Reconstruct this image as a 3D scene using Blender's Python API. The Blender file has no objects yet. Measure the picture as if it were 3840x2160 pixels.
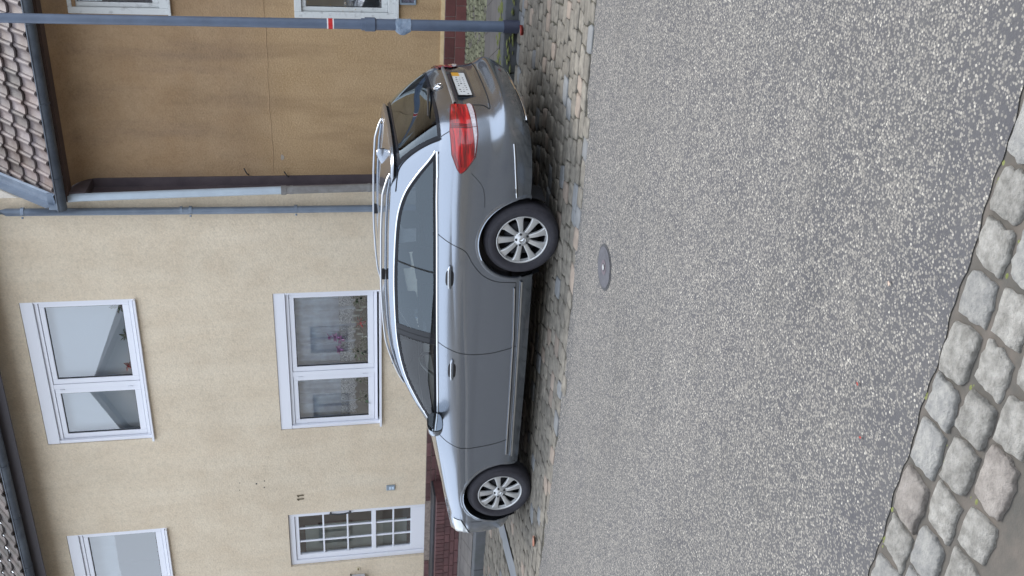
import bpy, bmesh, math, random
import numpy as np
from mathutils import Vector, Matrix
R = math.radians
random.seed(7)
scn = bpy.context.scene
# ---------------------------------------------------------------- camera, sky, sun, exposure
cam = bpy.data.objects.new('camera', bpy.data.cameras.new('camera')); scn.collection.objects.link(cam); scn.camera = cam
cam.data.sensor_fit = 'HORIZONTAL'; cam.data.sensor_width = 36.0; cam.data.lens = 36.0 * 3568.05 / 3840.0
cam.data.clip_start = 0.05; cam.data.clip_end = 2000
rv = Vector((0.060679, -0.190633, -0.979784)); uv = Vector((0.882246, 0.469358, -0.036683)); fv = Vector((-0.466863, 0.862184, -0.196665))
cam.matrix_world = Matrix(((rv.x, uv.x, -fv.x, 6.2456), (rv.y, uv.y, -fv.y, -7.2213), (rv.z, uv.z, -fv.z, 1.9984), (0, 0, 0, 1)))
SUN_EL, SUN_AZ = R(60), R(8)          # azimuth clockwise from +Y
w = bpy.data.worlds.new('World'); scn.world = w; w.use_nodes = True
nt = w.node_tree; nt.nodes.clear()
sky = nt.nodes.new('ShaderNodeTexSky'); sky.sky_type = 'NISHITA'; sky.sun_disc = False
sky.sun_elevation = SUN_EL; sky.sun_rotation = SUN_AZ; sky.air_density = 1.0; sky.dust_density = 5.0; sky.ozone_density = 1.0
hs = nt.nodes.new('ShaderNodeHueSaturation'); hs.inputs['Saturation'].default_value = 0.6
bg = nt.nodes.new('ShaderNodeBackground'); bg.inputs['Strength'].default_value = 0.15
wo = nt.nodes.new('ShaderNodeOutputWorld')
ov = nt.nodes.new('ShaderNodeMix'); ov.data_type = 'RGBA'; ov.inputs[0].default_value = 0.8; ov.inputs[7].default_value = (6.0, 6.6, 7.45, 1)      # even cloud layer over the clear sky
nt.links.new(sky.outputs[0], hs.inputs['Color']); nt.links.new(hs.outputs[0], ov.inputs[6]); nt.links.new(ov.outputs[2], bg.inputs[0]); nt.links.new(bg.outputs[0], wo.inputs[0])
sl = bpy.data.lights.new('sun', 'SUN'); sl.energy = 1.4; sl.angle = R(16); sl.color = (1.0, 0.96, 0.9)
so = bpy.data.objects.new('sun', sl); scn.collection.objects.link(so)
sd = Vector((math.sin(SUN_AZ) * math.cos(SUN_EL), math.cos(SUN_AZ) * math.cos(SUN_EL), math.sin(SUN_EL)))
so.rotation_euler = sd.to_track_quat('Z', 'Y').to_euler(); so.location = (0, -20, 30)
scn.view_settings.view_transform = 'Standard'; scn.view_settings.look = 'None'
scn.view_settings.gamma = 1; scn.view_settings.exposure = 1.15
scn.cycles.max_bounces = 8; scn.cycles.transparent_max_bounces = 16
# ---------------------------------------------------------------- materials
def srgb(r, g, b):
    f = lambda c: ((c / 255) / 12.92 if c / 255 < 0.04045 else (((c / 255) + 0.055) / 1.055) ** 2.4)
    return (f(r), f(g), f(b), 1)
def N(nt, t, **kw):
    n = nt.nodes.new(t)
    for k, v in kw.items():
        if hasattr(n, k) and k not in n.inputs: setattr(n, k, v)
        else: n.inputs[k].default_value = v
    return n
def base_mat(name):
    m = bpy.data.materials.new(name); m.use_nodes = True; nt = m.node_tree
    return m, nt, nt.nodes['Principled BSDF']
def mixc(nt, fac, a, b, mode='MIX'):
    n = nt.nodes.new('ShaderNodeMix'); n.data_type = 'RGBA'; n.blend_type = mode
    for sock, v in ((n.inputs[0], fac), (n.inputs[6], a), (n.inputs[7], b)):
        if isinstance(v, (int, float, tuple)): sock.default_value = v
        else: nt.links.new(v, sock)
    return n.outputs[2]
def ramp(nt, src, stops):
    n = nt.nodes.new('ShaderNodeValToRGB'); nt.links.new(src, n.inputs[0]); cr = n.color_ramp
    while len(cr.elements) < len(stops): cr.elements.new(0.5)
    for e, (p, c) in zip(cr.elements, stops):
        e.position = p; e.color = c if isinstance(c, tuple) else (c, c, c, 1)
    return n.outputs[0]
def coords(nt, scale=(1, 1, 1)):
    tc = nt.nodes.new('ShaderNodeTexCoord'); mp = nt.nodes.new('ShaderNodeMapping'); mp.inputs['Scale'].default_value = scale
    nt.links.new(tc.outputs['Object'], mp.inputs[0]); return mp.outputs[0]
def noise(nt, co, scale, detail=4, rough=0.6):
    n = N(nt, 'ShaderNodeTexNoise', Scale=scale, Detail=detail, Roughness=rough); nt.links.new(co, n.inputs['Vector']); return n.outputs[0]
def bump(nt, bsdf, h, strength, dist=0.01):
    b = N(nt, 'ShaderNodeBump', Strength=strength, Distance=dist); nt.links.new(h, b.inputs['Height']); nt.links.new(b.outputs[0], bsdf.inputs['Normal'])
def mat(name, c1, c2=None, scale=6, rough=0.7, metal=0.0, coat=0.0, bs=0.0, bsc=80, bd=0.01, tint=0.0, ior=1.5, lo=0.35, hi=0.65):
    m, nt, b = base_mat(name); co = coords(nt)
    b.inputs['Roughness'].default_value = rough; b.inputs['Metallic'].default_value = metal; b.inputs['IOR'].default_value = ior
    b.inputs['Coat Weight'].default_value = coat; b.inputs['Coat Roughness'].default_value = 0.03
    col = None
    if c2 is not None:
        col = mixc(nt, ramp(nt, noise(nt, co, scale), ((lo, 0.0), (hi, 1.0))), c1, c2)
    if tint:
        at = nt.nodes.new('ShaderNodeAttribute'); at.attribute_name = 'tint'
        k = ramp(nt, at.outputs['Fac'], ((0.0, 1 - tint), (1.0, 1 + tint * 0.7)))
        col = mixc(nt, 1.0, col if col is not None else c1, k, 'MULTIPLY')
    if col is not None: nt.links.new(col, b.inputs['Base Color'])
    else: b.inputs['Base Color'].default_value = c1
    if bs: bump(nt, b, noise(nt, co, bsc, 5, 0.7), bs, bd)
    return m
def glass_mat(name, tintc, gloss=1.0, rough=0.01, gcol=(0.95, 0.97, 1, 1)):
    m = bpy.data.materials.new(name); m.use_nodes = True; nt = m.node_tree; nt.nodes.clear()
    o = nt.nodes.new('ShaderNodeOutputMaterial'); mx = nt.nodes.new('ShaderNodeMixShader'); fr = N(nt, 'ShaderNodeFresnel', IOR=1.5)
    ml = nt.nodes.new('ShaderNodeMath'); ml.operation = 'MULTIPLY_ADD'; ml.inputs[1].default_value = gloss * 1.7; ml.inputs[2].default_value = 0.0
    tr = N(nt, 'ShaderNodeBsdfTransparent', Color=tintc); gl = N(nt, 'ShaderNodeBsdfGlossy', Roughness=rough, Color=gcol)
    nt.links.new(fr.outputs[0], ml.inputs[0]); nt.links.new(ml.outputs[0], mx.inputs[0]); nt.links.new(tr.outputs[0], mx.inputs[1]); nt.links.new(gl.outputs[0], mx.inputs[2]); nt.links.new(mx.outputs[0], o.inputs[0])
    return m
def stucco(name, c1, c2, c3, big, fine, streak, bs, z0=None, blot=0.07):
    m, nt, b = base_mat(name); co = coords(nt); b.inputs['Roughness'].default_value = 0.92
    a = ramp(nt, noise(nt, co, big, 6, 0.62), ((0.35, 0.0), (0.68, 1.0)))
    col = mixc(nt, a, c1, c2)
    s = ramp(nt, noise(nt, coords(nt, (2.2, 2.2, 0.35)), streak, 5, 0.6), ((0.5, 0.0), (0.75, 1.0)))
    col = mixc(nt, s, col, c3)
    g = ramp(nt, noise(nt, co, fine, 4, 0.75), ((0.3, 0.84), (0.72, 1.10)))
    col = mixc(nt, 1.0, col, g, 'MULTIPLY')
    g2 = ramp(nt, noise(nt, co, 15, 5, 0.7), ((0.34, 0.90), (0.5, 1.0), (0.75, 1.04)))
    col = mixc(nt, 1.0, col, g2, 'MULTIPLY')
    g3 = ramp(nt, noise(nt, coords(nt, (1, 1, 0.6)), 1.1, 5, 0.6), ((0.3, 1 - blot), (0.5, 1.0), (0.7, 1 + blot * 0.6)))
    g4 = ramp(nt, noise(nt, coords(nt, (7, 7, 0.5)), 1.0, 5, 0.6), ((0.35, 1.02), (0.6, 1.0), (0.8, 1 - blot * 0.8)))
    col = mixc(nt, 1.0, col, g4, 'MULTIPLY')
    col = mixc(nt, 1.0, col, g3, 'MULTIPLY')
    if z0:    # coarse sandy render below the joint
        sx = nt.nodes.new('ShaderNodeSeparateXYZ'); nt.links.new(co, sx.inputs[0])
        mr = N(nt, 'ShaderNodeMapRange'); mr.inputs[1].default_value = z0 - 0.25; mr.inputs[2].default_value = z0 + 0.35; nt.links.new(sx.outputs[2], mr.inputs[0])
        lowc = mixc(nt, ramp(nt, noise(nt, co, 60, 3, 0.8), ((0.42, 0.0), (0.7, 1.0))), mixc(nt, a, srgb(169, 142, 109), srgb(157, 129, 94)), srgb(188, 161, 126))
        lowc = mixc(nt, s, lowc, srgb(144, 118, 88))
        col = mixc(nt, mr.outputs[0], lowc, col)
    nt.links.new(col, b.inputs['Base Color'])
    v = N(nt, 'ShaderNodeTexVoronoi', Scale=fine * 1.1); nt.links.new(co, v.inputs['Vector'])
    mm = nt.nodes.new('ShaderNodeMath'); mm.operation = 'ADD'; nt.links.new(v.outputs['Distance'], mm.inputs[0]); nt.links.new(noise(nt, co, fine * 2, 4, 0.7), mm.inputs[1])
    bump(nt, b, mm.outputs[0], bs, 0.006)
    return m
def asphalt():
    m, nt, b = base_mat('asphalt'); co = coords(nt); b.inputs['Roughness'].default_value = 0.85
    v = N(nt, 'ShaderNodeTexVoronoi', Scale=108.0); nt.links.new(co, v.inputs['Vector'])
    sp = nt.nodes.new('ShaderNodeSeparateColor'); nt.links.new(v.outputs['Color'], sp.inputs[0])
    chips = ramp(nt, sp.outputs[0], ((0.0, srgb(64, 64, 66)), (0.22, srgb(82, 81, 80)), (0.34, srgb(107, 104, 99)), (0.70, srgb(116, 113, 108)), (0.93, srgb(134, 130, 123)), (1.0, srgb(162, 158, 149))))
    rim = ramp(nt, v.outputs['Distance'], ((0.42, 0.0), (0.72, 1.0)))
    bind = mixc(nt, ramp(nt, noise(nt, co, 3, 4), ((0.3, 0.0), (0.7, 1.0))), srgb(64, 64, 68), srgb(76, 75, 76))
    col = mixc(nt, rim, chips, bind)
    patch = ramp(nt, noise(nt, co, 9, 6, 0.75), ((0.35, 0.02), (0.75, 0.34)))
    # bare binder at the near edge of the road
    sx = nt.nodes.new('ShaderNodeSeparateXYZ'); nt.links.new(co, sx.inputs[0])
    mr = N(nt, 'ShaderNodeMapRange'); mr.inputs[1].default_value = -4.55; mr.inputs[2].default_value = -4.86; mr.inputs[4].default_value = 0.3; nt.links.new(sx.outputs[1], mr.inputs[0])
    ad = nt.nodes.new('ShaderNodeMath'); ad.operation = 'ADD'; nt.links.new(patch, ad.inputs[0]); nt.links.new(mr.outputs[0], ad.inputs[1])
    gt = nt.nodes.new('ShaderNodeMath'); gt.operation = 'LESS_THAN'; nt.links.new(sp.outputs[1], gt.inputs[0]); nt.links.new(ad.outputs[0], gt.inputs[1])
    col = mixc(nt, gt.outputs[0], col, bind)
    st = ramp(nt, noise(nt, coords(nt, (0.5, 1.4, 1)), 2.3, 6, 0.7), ((0.52, 1.0), (0.66, 0.9), (0.8, 0.84)))
    col = mixc(nt, 1.0, col, st, 'MULTIPLY')
    wide = ramp(nt, noise(nt, coords(nt, (0.35, 1, 1)), 0.9, 5, 0.6), ((0.3, 0.92), (0.7, 1.07)))
    col = mixc(nt, 1.0, col, wide, 'MULTIPLY')
    nt.links.new(col, b.inputs['Base Color'])
    bump(nt, b, rim, 0.35, -0.004)
    return m
M = {}
M['asphalt'] = asphalt()
M['cream'] = stucco('cream_render', srgb(217, 203, 181), srgb(208, 192, 169), srgb(220, 207, 186), 2.6, 38, 1.2, 0.35)
M['creamside'] = stucco('pale_side_render', srgb(214, 208, 198), srgb(205, 198, 186), srgb(200, 192, 180), 2.6, 38, 1.2, 0.3)
M['ochre'] = stucco('ochre_render', srgb(166, 140, 110), srgb(154, 126, 95), srgb(145, 121, 97), 2.2, 45, 1.5, 0.5, z0=2.315, blot=0.17)
M['darkband'] = mat('bitumen', srgb(72, 62, 68), srgb(88, 78, 82), 3, 0.75, bs=0.3, bsc=40)
M['white'] = mat('white_upvc', srgb(226, 228, 236), rough=0.3)
M['oldwhite'] = mat('old_white_paint', srgb(205, 208, 208), srgb(150, 150, 152), 14, 0.55, bs=0.3, bsc=30, lo=0.55, hi=0.8)
M['seal'] = mat('rubber_seal', srgb(45, 47, 52), rough=0.6)
M['zinc'] = mat('zinc', srgb(128, 140, 155), srgb(112, 124, 140), 4, 0.45, metal=0.35)
M['zincdark'] = mat('weathered_zinc', srgb(94, 102, 112), srgb(74, 80, 90), 5, 0.55, metal=0.3)
M['zincwhite'] = mat('pale_pipe', srgb(178, 192, 204), srgb(168, 180, 192), 4, 0.4)
M['castiron'] = mat('grey_cast_iron', srgb(132, 131, 130), srgb(110, 106, 104), 7, 0.6, bs=0.2)
M['lampblue'] = mat('blue_grey_paint', srgb(92, 105, 126), srgb(82, 94, 113), 4, 0.45, bs=0.12, bsc=30)
M['lampdark'] = mat('dark_sleeve', srgb(56, 60, 78), rough=0.6)
M['red'] = mat('red_tape', srgb(190, 28, 30), rough=0.5)
M['whitetape'] = mat('white_tape', srgb(225, 222, 222), rough=0.5)
M['residue'] = mat('peeling_film', srgb(116, 134, 156), srgb(146, 160, 178), 20, 0.35, bs=0.6, bsc=25, bd=0.02)
M['tileroof'] = mat('roof_tile', srgb(108, 99, 100), srgb(82, 66, 60), 3, 0.62, tint=0.6, bs=0.35, bsc=50)
M['tileroof2'] = mat('roof_tile_old', srgb(86, 76, 74), srgb(60, 57, 54), 9, 0.75, tint=0.5, bs=0.5, bsc=50)
M['brick'] = mat('brown_clinker', srgb(100, 68, 68), srgb(84, 56, 58), 12, 0.6, tint=0.3, bs=0.2, bsc=60)
M['mortar'] = mat('mortar', srgb(150, 138, 130), srgb(122, 110, 104), 20, 0.9, bs=0.3)
M['clinkertile'] = mat('clinker_tile', srgb(104, 62, 60), srgb(92, 56, 54), 10, 0.5, tint=0.2, bs=0.12)
M['orangetile'] = mat('orange_tile', srgb(142, 92, 52), srgb(126, 80, 46), 10, 0.5)
M['slate'] = mat('step_slab', srgb(44, 45, 50), srgb(54, 54, 58), 8, 0.6)
M['cobble'] = mat('cobble_stone', srgb(120, 115, 106), srgb(92, 88, 81), 14, 0.8, tint=0.2, bs=0.5, bsc=45, bd=0.012)
M['cobbleblue'] = mat('blue_cobble', srgb(114, 116, 118), srgb(102, 104, 106), 14, 0.75, tint=0.2, bs=0.4, bsc=45)
M['cobblepink'] = mat('pink_cobble', srgb(136, 124, 113), srgb(122, 111, 102), 14, 0.8, tint=0.2, bs=0.4, bsc=45)
M['joint'] = mat('joint_sand', srgb(72, 68, 58), srgb(54, 54, 44), 5, 0.95, bs=0.5, bsc=60)
M['dirt'] = mat('dirt_ground', srgb(86, 80, 74), srgb(68, 66, 62), 9, 0.95, bs=0.35, bsc=70)
M['pave'] = mat('concrete_slab', srgb(112, 108, 105), srgb(100, 97, 96), 3, 0.85, bs=0.2, bsc=60, tint=0.12)
M['kerb'] = mat('kerb_stone', srgb(96, 98, 104), srgb(84, 88, 88), 4, 0.85, bs=0.3)
M['patch'] = mat('smooth_patch', srgb(124, 128, 132), srgb(112, 116, 122), 3, 0.8, bs=0.15)
M['iron'] = mat('cast_iron_cover', srgb(74, 75, 82), srgb(62, 63, 70), 14, 0.75, metal=0.1, bs=0.25, bsc=60)
M['leafo'] = mat('orange_leaf', srgb(140, 84, 62), srgb(160, 122, 104), 30, 0.7)
M['leafr'] = mat('red_leaf', srgb(140, 44, 34), srgb(112, 36, 30), 30, 0.7)
M['leafg'] = mat('green_leaf', (0.05, 0.10, 0.04, 1), (0.09, 0.14, 0.07, 1), 10, 0.5)
M['orchid'] = mat('pink_petal', srgb(206, 150, 204), rough=0.6)
M['redpetal'] = mat('red_petal', srgb(150, 50, 50), rough=0.6)
M['candle'] = mat('white_candle', srgb(226, 236, 228), rough=0.5)
M['darkwood'] = mat('dark_wood', srgb(62, 44, 40), rough=0.6)
M['pot'] = mat('terracotta', srgb(120, 74, 56), rough=0.7)
M['interior'] = mat('dark_room', srgb(74, 66, 66), rough=0.9)
M['interior_pale'] = mat('pale_room', srgb(190, 196, 204), rough=0.9)
M['doorcurtain'] = mat('grey_green_blind', srgb(168, 180, 178), srgb(150, 160, 160), 2, 0.8)
M['reddish'] = mat('red_brown_drape', srgb(110, 66, 62), rough=0.9)
M['curtain'] = mat('grey_sheer_curtain', srgb(222, 236, 250), srgb(188, 196, 212), 3, 0.9)
M['palecurtain'] = mat('pale_net_curtain', srgb(196, 206, 216), rough=0.9)
M['winglass'] = glass_mat('window_glass', (0.94, 0.96, 0.96, 1), 2.6)
M['moss'] = mat('moss', (0.10, 0.12, 0.03, 1), (0.16, 0.17, 0.06, 1), 20, 0.95, bs=0.6, bsc=60)
M['mossgravel'] = mat('mossy_pebbles', srgb(136, 136, 112), srgb(104, 104, 84), 18, 0.95, tint=0.35, bs=0.5, bsc=50)
M['digit'] = mat('bronze_digits', srgb(96, 86, 66), rough=0.5)
M['steel'] = mat('steel_plate', srgb(150, 164, 178), rough=0.35, metal=0.4)
# car
m, nt, b = base_mat('silver_paint'); M['paint'] = m
b.inputs['Base Color'].default_value = srgb(140, 148, 160); b.inputs['Metallic'].default_value = 0.92; b.inputs['Roughness'].default_value = 0.26
b.inputs['Coat Weight'].default_value = 1.0; b.inputs['Coat Roughness'].default_value = 0.04
M['chrome'] = mat('chrome', srgb(225, 228, 232), rough=0.12, metal=1.0)
M['frit'] = mat('black_frit', srgb(30, 32, 38), rough=0.15, ior=1.25)
M['frit2'] = mat('gloss_pillar', srgb(28, 30, 36), rough=0.08, ior=1.42)
M['satin'] = mat('satin_aluminium', srgb(186, 190, 196), rough=0.3, metal=0.9)
M['black'] = mat('black_trim', srgb(26, 27, 31), rough=0.35)
M['blackmatt'] = mat('black_plastic', srgb(30, 31, 36), rough=0.7)
M['gap'] = mat('panel_gap', srgb(24, 26, 30), rough=0.8)
M['tyre'] = mat('tyre_rubber', srgb(46, 46, 54), srgb(54, 53, 60), 30, 0.75)
M['rim'] = mat('alloy', srgb(196, 198, 200), rough=0.3, metal=0.5)
M['discs'] = mat('brake_parts', srgb(52, 54, 60), rough=0.5, metal=0.5)
M['carglass'] = glass_mat('clear_car_glass', (0.90, 0.98, 0.96, 1), 0.85)
M['privacy'] = glass_mat('privacy_glass', (0.32, 0.38, 0.46, 1), 1.35, gcol=(0.78, 0.9, 1.0, 1))
M['cabin'] = mat('cabin_plastic', srgb(50, 48, 52), rough=0.8)
M['seat'] = mat('seat_fabric', srgb(58, 56, 60), rough=0.9)
m, nt, b = base_mat('red_lens'); M['lens'] = m
co = coords(nt, (6, 6, 55)); rc = ramp(nt, noise(nt, co, 1.0, 2), ((0.35, srgb(120, 12, 20)), (0.65, srgb(205, 22, 28))))
nt.links.new(rc, b.inputs['Base Color']); b.inputs['Roughness'].default_value = 0.25; b.inputs['Coat Weight'].default_value = 1
M['lensdark'] = mat('dark_red_lens', srgb(96, 14, 24), rough=0.2, coat=1.0)
M['lenswhite'] = mat('white_lens', srgb(214, 206, 212), srgb(180, 170, 178), 40, 0.2, coat=1.0)
M['plate'] = mat('plate_white', srgb(214, 216, 216), rough=0.4)
M['platetext'] = mat('plate_marks', srgb(70, 74, 80), rough=0.5)
M['amberpatch'] = mat('amber_patch', srgb(214, 160, 60), rough=0.4)
M['headlamp'] = mat('headlamp_lens', srgb(205, 212, 216), rough=0.1, coat=1.0)
# ---------------------------------------------------------------- object helpers
COL = scn.collection
def tag(o, label=None, cat=None, group=None, kind=None):
    for k, v in (('label', label), ('category', cat), ('group', group), ('kind', kind)):
        if v: o[k] = v
    return o
def empty(name, loc, rot=(0, 0, 0)):
    o = bpy.data.objects.new(name, None); o.empty_display_size = 0.2; COL.objects.link(o); o.location = loc; o.rotation_euler = rot; return o
def wloc(o):
    v = Vector((0, 0, 0))
    while o is not None: v += o.location; o = o.parent
    return v
class MB:
    def __init__(s): s.v = []; s.f = []; s.t = []; s.mi = []; s.sm = []
    def add(s, vs, fs, t=0.5, mi=0, smooth=False):
        k = len(s.v); s.v += [tuple(p) for p in vs]
        for f in fs: s.f.append([i + k for i in f]); s.t.append(t); s.mi.append(mi); s.sm.append(smooth)
        return s
    def box(s, x0, x1, y0, y1, z0, z1, t=0.5, mi=0, rot=None, piv=None):
        vs = [(x, y, z) for x in (x0, x1) for y in (y0, y1) for z in (z0, z1)]
        if rot is not None:
            p = Vector(piv); vs = [rot @ (Vector(v) - p) + p for v in vs]
        return s.add(vs, [(0, 1, 3, 2), (4, 6, 7, 5), (0, 4, 5, 1), (2, 3, 7, 6), (0, 2, 6, 4), (1, 5, 7, 3)], t, mi)
    def bar(s, a, b, wd, hd, t=0.5, mi=0, up=(0, 0, 1)):
        a = Vector(a); b = Vector(b); d = (b - a).normalized(); sd = d.cross(Vector(up)).normalized(); u = sd.cross(d)
        vs = [p + sd * i * wd / 2 + u * j * hd / 2 for p in (a, b) for i in (-1, 1) for j in (-1, 1)]
        return s.add(vs, [(0, 1, 3, 2), (4, 6, 7, 5), (0, 4, 5, 1), (2, 3, 7, 6), (0, 2, 6, 4), (1, 5, 7, 3)], t, mi)
    def tube(s, pts, r, n=14, t=0.5, mi=0, cap=True, flat=None):
        pts = [Vector(p) for p in pts]; rs = r if isinstance(r, (list, tuple)) else [r] * len(pts); vs = []
        for i, p in enumerate(pts):
            d = (pts[min(i + 1, len(pts) - 1)] - pts[max(i - 1, 0)]).normalized()
            ref = Vector((0, 0, 1)) if abs(d.z) < 0.9 else Vector((1, 0, 0))
            a = d.cross(ref).normalized(); b = a.cross(d).normalized(); fl = flat or (1, 1)
            vs += [p + (a * math.cos(k * 2 * math.pi / n) * fl[0] + b * math.sin(k * 2 * math.pi / n) * fl[1]) * rs[i] for k in range(n)]
        fs = [(i * n + k, i * n + (k + 1) % n, (i + 1) * n + (k + 1) % n, (i + 1) * n + k) for i in range(len(pts) - 1) for k in range(n)]
        s.add(vs, fs, t, mi, True)
        if cap: s.add(vs[:n], [tuple(range(n))], t, mi); s.add(vs[-n:], [tuple(reversed(range(n)))], t, mi)
        return s
    def lathe(s, prof, n=48, c=(0, 0, 0), axis='Y', t=0.5, mi=0):
        # prof: (radius, along) pairs
        vs = []
        for rr, h in prof:
            for k in range(n):
                a = 2 * math.pi * k / n; p = (rr * math.cos(a), h, rr * math.sin(a)) if axis == 'Y' else (rr * math.cos(a), rr * math.sin(a), h)
                vs.append((c[0] + p[0], c[1] + p[1], c[2] + p[2]))
        fs = [(i * n + k, i * n + (k + 1) % n, (i + 1) * n + (k + 1) % n, (i + 1) * n + k) for i in range(len(prof) - 1) for k in range(n)]
        return s.add(vs, fs, t, mi, True)
    def grid(s, P, t=0.5, mi=0, smooth=True, closed=False):
        n = len(P); k = len(P[0]); vs = [p for row in P for p in row]
        fs = [(i * k + j, i * k + j + 1, (i + 1) * k + j + 1, (i + 1) * k + j) for i in range(n - 1) for j in range(k - 1)]
        return s.add(vs, fs, t, mi, smooth)
    def build(s, name, mats, parent=None, bevel=0, origin=None, recalc=True, shift=None):
        me = bpy.data.meshes.new(name)
        off = Vector(shift) if shift is not None else (wloc(parent) if parent is not None else (Vector(origin) if origin else Vector((0, 0, 0))))
        me.from_pydata([tuple(Vector(v) - off) for v in s.v], [], s.f)
        for m_ in (mats if isinstance(mats, (list, tuple)) else [mats]): me.materials.append(m_)
        me.polygons.foreach_set('material_index', s.mi); me.polygons.foreach_set('use_smooth', s.sm)
        at = me.attributes.new('tint', 'FLOAT', 'FACE'); at.data.foreach_set('value', s.t)
        if recalc:
            bm = bmesh.new(); bm.from_mesh(me); bmesh.ops.recalc_face_normals(bm, faces=bm.faces); bm.to_mesh(me); bm.free()
        me.update()
        o = bpy.data.objects.new(name, me); COL.objects.link(o)
        if parent is not None: o.parent = parent
        elif origin: o.location = origin
        if bevel:
            bv = o.modifiers.new('bevel', 'BEVEL'); bv.width = bevel; bv.segments = 2; bv.limit_method = 'ANGLE'; bv.angle_limit = R(50)
        return o
YC, YO = 3.75, 4.05     # front planes of the cream house and of the ochre house
def gz(y): return -0.0135 * y
# ---------------------------------------------------------------- ground
def sheet(name, x0, x1, ys, zs, m, nx=1):
    b = MB(); P = [[(x0 + (x1 - x0) * i / nx, y, z) for y, z in zip(ys, zs)] for i in range(nx + 1)]
    b.grid(P, smooth=False); o = b.build(name, m); tag(o, kind='structure'); return o
sheet('ground', -120, 120, (-120, 120), (-0.35, -0.35), M['dirt'])
def ye(x): return float(np.interp(x, [-60, -3, -0.3, 1.6, 2.6, 4.65, 60], [-0.6, -0.58, -0.57, -0.72, -0.71, -0.56, -0.6])) + 0.018 * math.sin(x * 9.1) + 0.012 * math.sin(x * 23.7 + 1) + 0.006 * math.sin(x * 61)
def yn(x): return -4.955 + 0.006 * math.sin(x * 17) + 0.004 * math.sin(x * 53 + 2)
b = MB(); xs = [-60, -20] + [-8 + i * 0.03 for i in range(601)] + [20, 60]
b.grid([[(x, y, gz(y)) for y in (yn(x), -4.5, -2.5, ye(x))] for x in xs], smooth=False); b.grid([[(x, ye(x), gz(ye(x))), (x, ye(x) + 0.004, gz(ye(x)) - 0.02)] for x in xs], smooth=False)
tag(b.build('road', M['asphalt']), kind='structure')
sheet('parking_strip_bed', -60, 60, (-0.9, 2.24), (gz(-0.9) - 0.010, gz(2.24) - 0.010), M['joint'])
sheet('gutter_strip_bed', -60, 60, (-5.44, -4.90), (gz(-5.44) - 0.004, gz(-4.90) - 0.004), M['dirt'])
sheet('opposite_pavement', -60, 60, (-11.9, -5.44), (gz(-5.4) + 0.03, gz(-5.44) - 0.004), M['dirt'])
sheet('pavement_bed', -60, 60, (2.40, 4.4), (0.095, 0.2), M['joint'])
def stones(name, x0, x1, y0, y1, L, W, h, z_of, mats, seed, gapw, jit, skip=None, pick=None, dome=0.010, wander=0.0, ck=0.86, var=0.3, rag=0.0):
    rnd = random.Random(seed); b = MB(); nrow = max(1, round((y1 - y0) / W)); Wd = (y1 - y0) / nrow
    for r_ in range(nrow):
        x = x0 + rnd.random() * L
        prevx = x; jy0 = rnd.uniform(-jit, jit)
        while x < x1:
            l = L * rnd.uniform(1 - var, 1 + var); cx = x + l / 2; cy = y0 + (r_ + 0.5) * Wd + wander * math.sin(x * 1.3 + r_ * 0.6)
            hw = Wd / 2 - gapw / 2; hl = l / 2 - gapw / 2
            if skip is None or not skip(cx, cy):
                cor = []
                sk = rnd.uniform(-jit, jit) * 0.9
                for sx, sy in ((-1, -1), (0, -1.06), (1, -1), (1.06, 0), (1, 1), (0, 1.06), (-1, 1), (-1.06, 0)):
                    k = ck if sx and sy and abs(sx) == 1 and abs(sy) == 1 else 0.97
                    cor.append((cx + sx * hl * k + sk * sy + rnd.uniform(-jit, jit) * 0.45, cy + sy * hw * k + rnd.uniform(-jit, jit) * 0.45))
                zt = h + rnd.uniform(-0.006, 0.006); vs = []; K = 8
                mx = sum(c[0] for c in cor) / 8; my = sum(c[1] for c in cor) / 8
                if rag:      # chipped, uneven outline
                    c2 = []
                    for q_ in range(8):
                        a, c = cor[q_], cor[(q_ + 1) % 8]
                        for t_ in (0, 0.33, 0.67): c2.append((a[0] + (c[0] - a[0]) * t_ + rnd.gauss(0, rag), a[1] + (c[1] - a[1]) * t_ + rnd.gauss(0, rag)))
                    cor = c2; K = 24
                for kk, zz in ((1.0, -0.02), (1.0, zt - 0.35 * dome - 0.006), (0.93, zt - 0.1 * dome), (0.55, zt + dome * 0.6)):
                    vs += [(mx + (a - mx) * kk, my + (c - my) * kk, z_of(my + (c - my) * kk) + zz + (rnd.uniform(-0.0016, 0.0016) if rag and kk < 1 else 0)) for a, c in cor]
                vs.append((mx, my, z_of(my) + zt + dome * 0.8 + rnd.uniform(-0.002, 0.002)))
                fs = [(l_ * K + i, l_ * K + (i + 1) % K, (l_ + 1) * K + (i + 1) % K, (l_ + 1) * K + i) for l_ in range(3) for i in range(K)]
                fs += [(3 * K + i, 3 * K + (i + 1) % K, 4 * K) for i in range(K)]
                q = rnd.random(); mi = 0 if q < pick[0] else (1 if q < pick[1] else 2)
                b.add(vs, fs, rnd.random(), mi, True)
            x += l
    o = b.build(name, mats, recalc=False); tag(o, kind='structure'); return o
CB = [M['cobble'], M['cobbleblue'], M['cobblepink']]
def on_track(x, y):      # the smooth repaired channel that crosses the cobbles
    t = (1.75 - y) / 2.0; cx = -1.45 - 0.05 * t; return 0.1 < t < 1.25 and abs(x - (-1.58 - 0.02 * t)) < 0.17
stones('cobbled_parking_strip', -14, 12, -0.84, 2.24, 0.18, 0.14, 0.004, gz, CB, 3, 0.010, 0.016, skip=lambda x, y: on_track(x, y) or y < ye(x) - 0.035, pick=(0.8, 0.9), dome=0.0015, wander=0.025, ck=0.93)
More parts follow.
